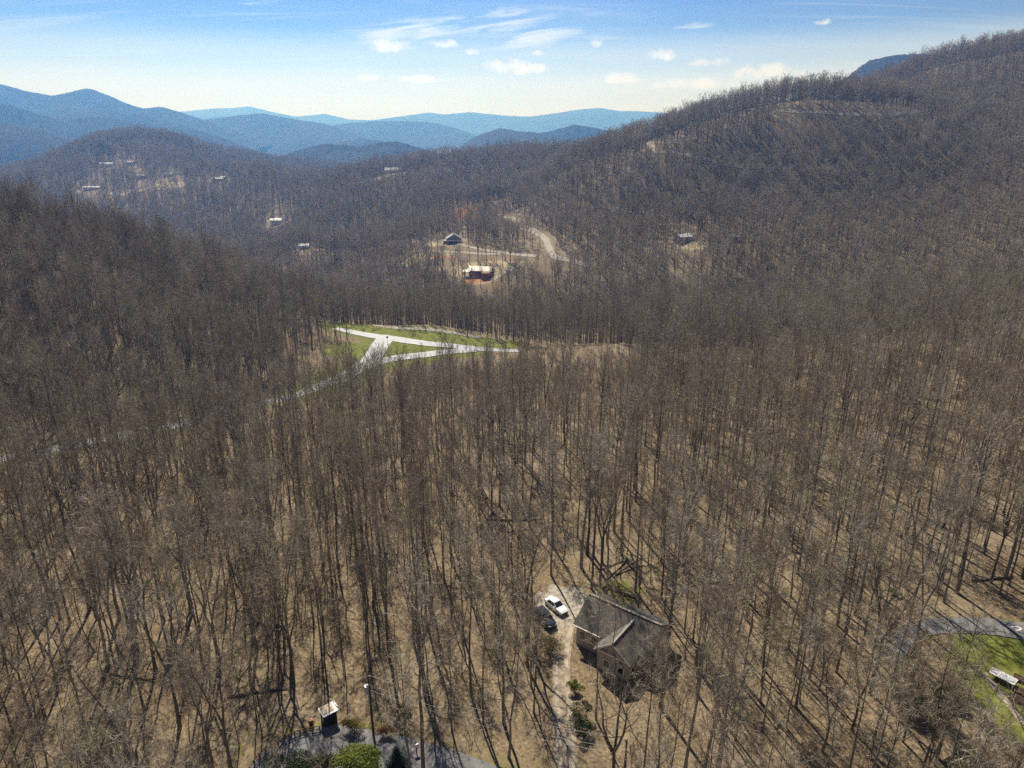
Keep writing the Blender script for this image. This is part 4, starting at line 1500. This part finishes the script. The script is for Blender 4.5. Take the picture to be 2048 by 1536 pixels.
def bush(name, loc, rx, ry, h, n, leaf, m, label, cat, seed, lobes=7, group=None):
    r = np.random.default_rng(seed)
    e = empty(name, loc, 0, label=label, cat=cat, group=group)
    T1 = Tri()
    c = np.stack([r.normal(0, 0.42, lobes) * rx, r.normal(0, 0.42, lobes) * ry, r.uniform(0.35, 0.75, lobes) * h], -1)
    rad = r.uniform(0.3, 0.5, lobes)
    for k in range(min(lobes, 6)):
        T1.tube([(c[k, 0] * 0.2, c[k, 1] * 0.2, -0.2), (c[k, 0] * 0.6, c[k, 1] * 0.6, c[k, 2] * 0.5), tuple(c[k])], [0.06, 0.045, 0.02], 4)
    o = bpy.data.objects.new('stem', T1.mesh('stem', M['bark']))
    COL.objects.link(o)
    o.parent = e
    k = r.integers(0, lobes, n)
    d = r.normal(size=(n, 3))
    d /= np.linalg.norm(d, axis=1)[:, None]
    d[:, 2] = np.where(d[:, 2] < -0.35, -d[:, 2] * 0.6, d[:, 2])
    P = c[k] + d * (rad[k] * r.uniform(0.55, 1.08, n) ** 0.6)[:, None] * np.array([rx, ry, h * 0.8])
    P[:, 2] = np.maximum(P[:, 2], 0.05)
    nrm = d * 0.9 + r.normal(0, 0.55, (n, 3))
    nrm /= np.linalg.norm(nrm, axis=1)[:, None]
    t = np.cross(nrm, r.normal(size=(n, 3)))
    t /= np.linalg.norm(t, axis=1)[:, None]
    bb = np.cross(nrm, t)
    s = leaf * r.uniform(0.6, 1.3, n)[:, None]
    V = np.stack([P - t * s, P + bb * s * 0.42, P + t * s, P - bb * s * 0.42], 1).reshape(-1, 3)
    mesh_obj('foliage', V, np.arange(4 * n).reshape(n, 4), m, e)
    return e


def conifer(name, loc, h, r0, m, label, seed, whorls=16, per=9, needles=26, group=None, pine=False):
    r = np.random.default_rng(seed)
    e = empty(name, loc, 0, label=label, cat='tree', group=group)
    T1, T2 = Tri(), Tri()
    T1.tube([(0, 0, -0.4), (0, 0, h * 0.5), (0, 0, h)], [h * 0.018 + 0.03, h * 0.011 + 0.02, 0.015], 6)
    b0 = 0.3 if pine else 0.05
    B0, B1, BW = [], [], []
    for i in range(whorls):
        t = b0 + (0.98 - b0) * i / (whorls - 1)
        z = h * t
        L0 = r0 * ((1 - (t - b0) / (1 - b0)) ** (0.55 if pine else 0.85)) + 0.12
        for k in range(per):
            a = r.uniform(0, 2 * PI)
            L = L0 * r.uniform(0.7, 1.15)
            dz = (0.25 if pine else -0.22) * L + 0.12 * L * t
            A = np.array([0, 0, z])
            B = np.array([math.cos(a) * L, math.sin(a) * L, z + dz])
            T1.tube([A, (A + B) / 2 + [0, 0, 0.06 * L], B], [0.035, 0.025, 0.008], 3)
            w = r.uniform(0.15, 1.05, needles)
            P = A + (B - A) * w[:, None] + r.normal(0, 0.05 * L + 0.02, (needles, 3))
            dd = unit(B - A) * 0.6 + r.normal(0, 0.6, (needles, 3)) + np.array([0, 0, 0.15 if pine else -0.1])
            dd /= np.linalg.norm(dd, axis=1)[:, None]
            ln = (0.16 * L0 + 0.14) * r.uniform(0.6, 1.3, needles)
            B0.append(P)
            B1.append(P + dd * ln[:, None])
            BW.append(ln * 0.42)
    T2.tris(np.concatenate(B0), np.concatenate(B1), np.concatenate(BW))
    for nm, T, mm_ in (('trunk', T1, M['bark']), ('crown', T2, m)):
        o = bpy.data.objects.new(nm, T.mesh(nm, mm_))
        COL.objects.link(o)
        o.parent = e
    return e


g = ground(700, 1556, 25)
bush('evergreen_shrub', g, 5.6, 3.2, 3.8, 17000, 0.15, LEAF['bright'], 'large bright green rounded shrub inside the road bend at the lower edge', 'shrub', 1, 14)
g = ground(615, 1566, 25)
bush('evergreen_shrub', g, 3.6, 2.6, 3.6, 9000, 0.15, LEAF['dark'], 'dark green shrub left of the bright rounded shrub at the lower edge', 'shrub', 2, 11)
g = ground(797, 1560, 25)
conifer('spruce', g, 5.2, 1.9, LEAF['spruce'], 'small blue green spruce right of the bright rounded shrub', 3, 18, 12, 30)
g = ground(1150, 1385)
bush('evergreen_shrub', g, 1.2, 1.0, 1.7, 1500, 0.11, LEAF['bright'], 'small light green shrub beside the gravel drive', 'shrub', 4, 6)
g = ground(1165, 1455)
bush('evergreen_shrub', g, 1.9, 2.4, 2.3, 2600, 0.12, LEAF['dark'], 'dark evergreen shrub below the light green one beside the drive', 'shrub', 5, 9)
g = ground(1090, 1308)
bush('olive_bush', g, 2.6, 2.2, 2.6, 2600, 0.10, LEAF['olive'], 'olive brown bush left of the drive below the black car', 'bush', 6, 9)
g = ground(712, 1464, 25)
bush('olive_bush', g, 2.6, 1.3, 1.9, 2000, 0.10, LEAF['olive'], 'olive brown bush on the bank right of the small shed', 'bush', 7, 7)
g = ground(785, 1478, 25)
bush('rusty_bush', g, 1.9, 1.1, 1.6, 1300, 0.10, LEAF['rust'], 'rusty orange leafed bush on the bank behind the utility pole', 'bush', 8, 7)
g = ground(815, 1425, 25)
bush('evergreen_shrub', g, 0.9, 0.8, 1.1, 600, 0.11, LEAF['bright'], 'tiny green shrub alone in the wood right of the utility pole', 'shrub', 9, 4)
g = ground(1815, 1420)
bush('evergreen_shrub', g, 2.7, 2.4, 3.4, 6000, 0.15, LEAF['dark'], 'tall dark evergreen shrub at the left end of the lawn', 'shrub', 10, 12)
g = ground(1885, 1405)
bush('evergreen_shrub', g, 2.3, 2.1, 2.6, 4500, 0.15, LEAF['dark'], 'dark evergreen shrub against the left side of the lawn grass', 'shrub', 11, 11)
g = ground(1900, 1340)
bush('olive_bush', g, 2.6, 2.2, 2.2, 1600, 0.10, LEAF['olive'], 'thin olive bush between the lawn and the right hand road', 'bush', 12, 7)
g = ground(1245, 1332)
bush('evergreen_shrub', g, 1.6, 1.2, 1.7, 2400, 0.12, LEAF['dark'], 'dark rounded shrub against the front wall of the house', 'shrub', 13, 6)
g = ground(1960, 1560, 25)
bush('evergreen_shrub', g, 2.6, 2.2, 2.6, 5000, 0.15, LEAF['dark'], 'dark green shrub at the lower right corner', 'shrub', 14, 9)
g = ground(1790, 1190)
bush('evergreen_shrub', g, 1.2, 0.9, 1.0, 700, 0.12, LEAF['bright'], 'low yellow green bush in the open leaf litter above the right hand road', 'shrub', 15, 4)
for k, (px, py, rx, lb) in enumerate([(1800, 1345, 2.6, 'olive bush at the left bend of the right hand road'), (1870, 1300, 2.2, 'olive bush inside the curve of the right hand road'), (1840, 1375, 2.8, 'olive bush in front of the tall dark evergreens')]):
    g = ground(px, py)
    bush('olive_bush', g, rx, rx * 0.9, rx, 900, 0.10, LEAF['olive'], lb, 'bush', 60 + k, 8)
for k, (px, py, h, lb) in enumerate([(675, 812, 4.5, 'green bush under the trees below the left road'), (580, 832, 4.5, 'dark leafless looking bush beside the left road'), (470, 812, 4, 'bush on the bank above the left road')]):
    g = ground(px, py)
    bush('roadside_bush', g, h * 0.7, h * 0.7, h, 1800, 0.16, LEAF['olive' if k else 'bright'], lb, 'bush', 20 + k, 7)
for k, (px, py, h, r0, mm_, pine, lb) in enumerate([
        (322, 462, 29, 7.5, 'pine', True, 'bright green pine rising above the crest of the left hand ridge'),
        (208, 318, 30, 9.0, 'spruce', True, 'tall dark conifer in the clump on the far left hill'),
        (222, 320, 26, 8.0, 'spruce', True, 'conifer at the right side of the clump on the far left hill'),
        (196, 322, 24, 8.0, 'spruce', True, 'lower conifer at the left side of the clump on the far left hill'),
        (145, 306, 18, 4.0, 'spruce', False, 'single small conifer on the left skyline of the far hill'),
        (701, 432, 13, 4.5, 'spruce', False, 'dark green conifer in the wood left of the valley houses'),
        (637, 340, 32, 7, 'spruce', False, 'left of the two dark conifers beside the distant white house'),
        (657, 340, 34, 7, 'spruce', False, 'right of the two dark conifers beside the distant white house'),
        (410, 418, 20, 6, 'spruce', True, 'left dark pine at the foot of the far hill'),
        (432, 416, 18, 6, 'spruce', True, 'right dark pine at the foot of the far hill'),
        (640, 452, 13, 5, 'pine', True, 'small green pine right of the white house in the blue grey wood')]):
    g = ground(px, py)
    if px == 322:
        g = pz(px, py, 322)
        g = (g[0], g[1], hz(g[0], g[1]))
        clear_disc(g[0], g[1], 6)
    conifer('conifer', g, h, r0, LEAF[mm_], lb, 40 + k, 14, 9, 16, pine=pine)

# ------------------------------------------------------------------ the woods
def line_keep(pts, w, off, keep):
    for q in resample(pts, 8):
        clear_disc(q[0] + off[0], q[1] + off[1], w, w, keep=keep)


def sight(x, y, r, keep, n=5, step=18.0):      # felled strips on the viewer's side of an opening
    d = np.array([x, y])
    d = d / np.linalg.norm(d)
    for q in range(n):
        clear_disc(x - d[0] * step * (q + 0.6), y - d[1] * step * (q + 0.6), r, r, keep=keep)


sight(cg[0] + 2, cg[1], 12, 0.12)
sight(h2g[0], h2g[1], 11, 0.2, 5)
for px, py, r, kp in [(553, 446, 13, 0.2), (1366, 481, 11, 0.25), (785, 346, 18, 0.15), (436, 361, 16, 0.15), (215, 332, 24, 0.2), (262, 329, 22, 0.2), (284, 355, 18, 0.25), (337, 352, 24, 0.25), (330, 375, 32, 0.5), (650, 329, 20, 0.2), (468, 334, 12, 0.2), (890, 334, 12, 0.3), (935, 428, 12, 0.3), (609, 496, 10, 0.4), (185, 378, 28, 0.2)]:
    g = ground(px, py)
    sight(g[0], g[1], r, kp, 4)
for pts, r, kp, n_, st in [(mid_w[4:], 9, 0.3, 4, 15), (rr_w, 6, 0.4, 3, 13), (r2_w, 5, 0.6, 2, 12), (hd_w, 7, 0.65, 3, 14)]:
    for q in resample(pts, 22):
        sight(q[0], q[1], r, kp, n_, st)
g = ground(1262, 1452)
clear_disc(g[0], g[1], 3.2, 3.2)
g = ground(1280, 1500)
clear_disc(g[0], g[1], 3.2, 3.2)
g = ground(1225, 1480)
clear_disc(g[0], g[1], 3.0, 3.0)
line_keep(main_w[3:6], 8, (9, -9), 0.6)
line_keep(main_w[5:], 9, (5, -10), 0.25)
line_keep(drive_w, 3.6, (0.5, -5), 0.45)
line_keep(drive_w, 3.6, (0.5, -10), 0.6)
pn = scatter(36, 430, 3.65, 1)
u = vnoise(pn[:, 0] / 22, pn[:, 1] / 22, 77)
pn = np.concatenate([pn, *[q[(q[:, 0] < -75) & (q[:, 1] > 205) & (q[:, 1] < 395) & (q[:, 1] > 205 + 0.0 * q[:, 0])] for q in [scatter(210, 430, 4.6, 31)]]])
u = vnoise(pn[:, 0] / 22, pn[:, 1] / 22, 77)
pn = pn[allowed(pn, 2) & (np.random.default_rng(3).uniform(0, 1, len(pn)) < 0.62 + 0.5 * u)]
pm_ = scatter(430, 1000, 5.7, 4)
pm_ = pm_[allowed(pm_, 5)]
pf = scatter(1000, 2300, 7.6, 6, az=42)
pf = pf[allowed(pf, 7) & (pf[:, 1] < 2150)]

rk_ = np.random.default_rng(8)
# the flat wood in the middle is more open
pn = pn[~((pn[:, 0] > -45) & (pn[:, 1] > 118) & (pn[:, 1] < 285) & (rk_.uniform(0, 1, len(pn)) < 0.22))]
# the road bend, its shrubs and the open bank are free of overhanging crowns
bend = (pn[:, 0] > -27) & (pn[:, 0] < 9) & (pn[:, 1] < 65.5)
shed_front = (np.hypot((pn[:, 0] + 17.5) / 6.5, (pn[:, 1] - 65) / 8) < 1) | (np.hypot((pn[:, 0] - 58) / 9, (pn[:, 1] - 70) / 9) < 1)
pn = pn[~((bend | shed_front) & (rk_.uniform(0, 1, len(pn)) < 0.93))]
kn = rk_.uniform(0, 1, len(pn))
kn = np.where((pn[:, 0] < -22) & (pn[:, 1] < 150) & (kn > 0.30) & (kn < 0.52), 0.5, kn)
var = np.where(kn < 0.44, rk_.integers(0, 5, len(pn)), np.where(kn < 0.58, 5 + rk_.integers(0, 4, len(pn)), 9 + rk_.integers(0, 3, len(pn))))
scl = rk_.uniform(0.70, 1.06, len(pn))
# the wood is lower in the valley beyond the junction
dist = np.hypot(pn[:, 0], pn[:, 1])
scl = np.where((pn[:, 1] > 318) & (pn[:, 0] > -140) & (pn[:, 0] < 60), scl * 0.80, scl)
# lower growth on the slope just below the road junction
v0 = np.clip((pn[:, 1] - 185) / 70, 0, 1) * (pn[:, 1] < 300) * np.clip((70 - np.abs(pn[:, 0] + 20)) / 12, 0, 1)
scl = scl * (1 - 0.62 * v0)
rot = rk_.uniform(0, 2 * PI, len(pn))
znear = H(pn[:, 0], pn[:, 1]) - 0.15

# which trees show largest in the photograph
ht = np.array([k[1] for k in KINDS])[var] * scl


def project(x, y, z):
    d = z - CAMZ
    f = y * math.cos(PITCH) - d * math.sin(PITCH)
    up = y * math.sin(PITCH) + d * math.cos(PITCH)
    return 1024 + FPX * x / f, 768 - FPX * up / f, f


bx, by, bf = project(pn[:, 0], pn[:, 1], znear)
tx, ty, tf = project(pn[:, 0], pn[:, 1], znear + ht)
size = np.clip(by, 0, 1536) - np.clip(ty, 0, 1536)
vis = (tx > -30) & (tx < 2078) & (ty < 1500) & (size > 20)
size = np.where(vis, size * np.where(var >= 9, 0.55, 1.0), -1)
order = np.argsort(-size)
solo = order[:300]


ROWS = [(1430, [(300, 'at the lower left corner'), (500, 'at the lower edge left of the bend'), (700, 'around the rail fence and small shed'), (900, 'at the road bend near the utility pole'),
                (1140, 'at the lower edge left of the drive'), (1350, 'at the lower edge right of the drive'), (1600, 'at the lower edge towards the lawn corner'), (9999, 'around the lawn at the right edge')]),
        (1330, [(200, 'on the far left bank'), (420, 'in the thick lower left wood'), (620, 'in the wood left of the small shed'), (760, 'just behind the small shed'), (930, 'behind the utility pole'),
                (1130, 'left of the drive below the olive bush'), (1340, 'right of the drive before the house'), (1560, 'lower right of the beige house'), (1800, 'left of the tall dark evergreens'), (9999, 'between lawn and right hand road')]),
        (1230, [(200, 'in the second rows at far left'), (420, 'in the second rows left of the shed'), (650, 'in the wood well behind the shed'), (850, 'in the wood far behind the pole'), (1070, 'left of the black car'),
                (1350, 'close around the beige house'), (1560, 'right of the beige house'), (1780, 'left of the right hand road'), (9999, 'on the bank of the right hand road')]),
        (1130, [(250, 'in the third rows at far left'), (500, 'in the third rows left of centre'), (800, 'in the middle of the left wood'), (1020, 'behind and left of the white car'), (1160, 'straight behind the parked cars'),
                (1380, 'straight behind the beige house'), (1620, 'in the shadowed wood right of house'), (1820, 'before the sunlit slope at right'), (9999, 'just above the right hand road')]),
        (-9999, [(500, 'in the deep wood at left'), (1000, 'in the deep wood left of the cars'), (1400, 'in the deep wood behind the house'), (1750, 'in the deep wood right of centre'), (9999, 'high on the sunlit right slope')])]


def zone(x, y):
    bx_, by_, _ = project(x, y, 0.0)
    for lim, cols in ROWS:
        if by_ > lim:
            for c, nm in cols:
                if bx_ < c:
                    return nm


KD = {'tall': 'straight bare tree with narrow crown', 'broad': 'stemmed bare tree with spreading crown', 'slender': 'thin young bare tree'}
MARKS = [((cc[0], cc[1]), 'nearest the white saloon car'), ((cs[0], cs[1]), 'nearest the black car'), ((12.1, 90.7), 'nearest the left end of the house'), ((21.6, 83.5), 'nearest the right end of the house'),
         ((t1[0], t1[1]), 'nearest the utility pole with the transformer'), ((float(mbx.location.x), float(mbx.location.y)), 'nearest the white mailbox'), ((float(kiosk.location.x), float(kiosk.location.y)), 'nearest the small dark shed'),
         ((float(rk.location.x), float(rk.location.y)), 'nearest the white rack on the lawn'), ((float(bn.location.x), float(bn.location.y)), 'nearest the reddish bin'), (ground(1150, 1385)[:2], 'nearest the light green shrub by the drive'),
         (ground(1090, 1308)[:2], 'nearest the olive bush below the black car'), (ground(815, 1425, 25)[:2], 'nearest the tiny green shrub in the wood'), (ground(797, 1560, 25)[:2], 'nearest the small blue green spruce'),
         (ground(1410, 1165)[:2], 'nearest the short log right of the house'), (ground(455, 1395)[:2], 'nearest the thick fallen trunk left of the shed'), (ground(1790, 1190)[:2], 'nearest the yellow green bush above the right road'),
         (ground(240, 1352)[:2], 'nearest the tan fallen trunk at lower left'), (ground(1030, 1040)[:2], 'nearest the long fallen trunk above the cars'), (ground(1890, 1003)[:2], 'nearest the pale fallen log at right')]
special = {}
for (mx, my), ph in MARKS:
    dd_ = np.hypot(pn[solo, 0] - mx, pn[solo, 1] - my)
    for q in np.argsort(dd_):
        if int(solo[q]) not in special:
            special[int(solo[q])] = ph
            break
for i in solo:
    k = KINDS[var[i]]
    if int(i) in special:
        lb, gp_ = 'bare tree standing ' + special[int(i)], None
    else:
        sz = 'tall' if scl[i] > 0.95 else ('middling' if scl[i] > 0.82 else 'short')
        if k[0] == 'broad':
            sz += ' twin' if (var[i] - 5) in (0, 3) else ' three'
        lb = sz + ' ' + KD[k[0]] + ' ' + zone(pn[i, 0], pn[i, 1])
        gp_ = lb.replace('bare tree', 'bare trees')
    e = empty('bare_tree', (pn[i, 0], pn[i, 1], znear[i]), rot[i], label=lb, cat='tree', group=gp_)
    e.scale = (scl[i],) * 3
    for nm, me_ in (('trunk', k[2]), ('crown', k[3])):
        o = bpy.data.objects.new(nm, me_)
        COL.objects.link(o)
        o.parent = e

# a few trees that stand out
for (px, py, kd, sc, mt, lb) in [(1913, 1186, 2, 1.08, None, 'tall thick leaning bare tree at the edge of the wood above the right hand road'),
                                 (1183, 1178, 0, 1.05, None, 'tall dark straight tree just behind the left end of the house ridge'),
                                 (1758, 1045, 4, 0.72, 'pale_bark', 'pale weathered dead tree standing out in the right hand wood')]:
    g = ground(px, py)
    e = empty('bare_tree', (g[0], g[1], g[2] - 0.15), 1.0, label=lb, cat='tree')
    e.scale = (sc,) * 3
    k = KINDS[kd]
    for nm, me_ in (('trunk', k[2]), ('crown', k[3])):
        o = bpy.data.objects.new(nm, me_.copy() if mt else me_)
        if mt:
            o.data.materials[0] = M[mt]
        COL.objects.link(o)
        o.parent = e

# everything else: one wood, its trees instanced on points
rest = np.setdiff1d(np.arange(len(pn)), solo)
rk2 = np.random.default_rng(12)
PX = [np.column_stack([pn[rest], znear[rest]])]
PV = [var[rest]]
PS = [scl[rest]]
for q, lo_, hi_ in ((pm_, 0.72, 1.08), (pf, 0.85, 1.25)):
    z = H(q[:, 0], q[:, 1]) - 0.3
    PX.append(np.column_stack([q, z]))
    PV.append(NEARK + rk2.integers(0, len(FAR), len(q)))
    PS.append(rk2.uniform(lo_, hi_, len(q)))
PX, PV, PS = np.concatenate(PX), np.concatenate(PV), np.concatenate(PS)
print('TREES', len(PX), 'near', len(pn), 'mid', len(pm_), 'far', len(pf))


def instancer(name, P, V, S, meshes, label):
    me = bpy.data.meshes.new(name)
    me.vertices.add(len(P))
    me.vertices.foreach_set('co', P.astype(np.float32).ravel())
    for nm, arr, ty_ in (('variant', V, 'INT'), ('size', S, 'FLOAT'), ('turn', rk2.uniform(0, 2 * PI, len(P)), 'FLOAT')):
        at = me.attributes.new(nm, ty_, 'POINT')
        at.data.foreach_set('value', arr.astype(np.int32 if ty_ == 'INT' else np.float32))
    me.update()
    ob = bpy.data.objects.new(name, me)
    COL.objects.link(ob)
    ng = bpy.data.node_groups.new(name, 'GeometryNodeTree')
    ng.interface.new_socket('Geometry', in_out='INPUT', socket_type='NodeSocketGeometry')
    ng.interface.new_socket('Geometry', in_out='OUTPUT', socket_type='NodeSocketGeometry')
    n, l = ng.nodes, ng.links
    gi, go_ = n.new('NodeGroupInput'), n.new('NodeGroupOutput')
    jn = n.new('GeometryNodeJoinGeometry')
    av = n.new('GeometryNodeInputNamedAttribute')
    av.data_type = 'INT'
    av.inputs['Name'].default_value = 'variant'
    as_ = n.new('GeometryNodeInputNamedAttribute')
    as_.data_type = 'FLOAT'
    as_.inputs['Name'].default_value = 'size'
    at_ = n.new('GeometryNodeInputNamedAttribute')
    at_.data_type = 'FLOAT'
    at_.inputs['Name'].default_value = 'turn'
    cx = n.new('ShaderNodeCombineXYZ')
    l.new(at_.outputs['Attribute'], cx.inputs[2])
    for i, ms in enumerate(meshes):
        so = bpy.data.objects.new('bare_tree_pattern', ms)
        oi = n.new('GeometryNodeObjectInfo')
        oi.inputs['Object'].default_value = so
        oi.inputs['As Instance'].default_value = True
        cmp_ = n.new('FunctionNodeCompare')
        cmp_.data_type = 'INT'
        cmp_.operation = 'EQUAL'
        ia = [s for s in cmp_.inputs if s.type == 'INT']
        l.new(av.outputs['Attribute'], ia[0])
        ia[1].default_value = i
        ip = n.new('GeometryNodeInstanceOnPoints')
        l.new(gi.outputs[0], ip.inputs['Points'])
        l.new(cmp_.outputs[0], ip.inputs['Selection'])
        l.new(oi.outputs['Geometry'], ip.inputs['Instance'])
        l.new(cx.outputs[0], ip.inputs['Rotation'])
        l.new(as_.outputs['Attribute'], ip.inputs['Scale'])
        l.new(ip.outputs[0], jn.inputs[0])
    l.new(jn.outputs[0], go_.inputs[0])
    md = ob.modifiers.new('trees', 'NODES')
    md.node_group = ng
    return tag(ob, label, kind='stuff')


instancer('woodland', PX, PV, PS, [k[4] for k in KINDS] + FAR, 'dense leafless winter woodland covering the hills and the valley')

# brush under the trees
UB = []
for s in range(3):
    r = np.random.default_rng(500 + s)
    T1, T2 = Tri(), Tri()
    B0, B1, BW = [], [], []
    for k in range(7):
        a = r.uniform(0, 2 * PI)
        b0 = np.array([math.cos(a), math.sin(a), 0]) * r.uniform(0, 0.5)
        tip = b0 * 3 + np.array([r.normal(0, 0.5), r.normal(0, 0.5), r.uniform(1.2, 3.0)])
        T1.tube([b0 - [0, 0, 0.2], (b0 + tip) / 2 + r.normal(0, 0.12, 3), tip], [0.025, 0.018, 0.006], 3)
        w = r.uniform(0.25, 1, 14)
        P = b0 + (tip - b0) * w[:, None]
        d = r.normal(0, 0.7, (14, 3)) + [0, 0, 0.7]
        d /= np.linalg.norm(d, axis=1)[:, None]
        B0.append(P)
        B1.append(P + d * r.uniform(0.4, 1.0, 14)[:, None])
        BW.append(np.full(14, 0.028))
    T2.tris(np.concatenate(B0), np.concatenate(B1), np.concatenate(BW))
    UB.append(both('brush', T1, T2))
pb = scatter(36, 260, 3.3, 21)
pb = pb[allowed(pb, 22)]
pb = pb[~(np.hypot((pb[:, 0] + 18) / 5, (pb[:, 1] - 68) / 6) < 1)]
pb = pb[np.random.default_rng(23).uniform(0, 1, len(pb)) < 0.35 + 0.6 * vnoise(pb[:, 0] / 15, pb[:, 1] / 15, 5) + 0.3 * (pb[:, 0] < -25)]
instancer('underbrush', np.column_stack([pb, H(pb[:, 0], pb[:, 1])]), rk2.integers(0, 3, len(pb)), rk2.uniform(0.5, 1.5, len(pb)), UB, 'thin leafless brush growing on the forest floor')
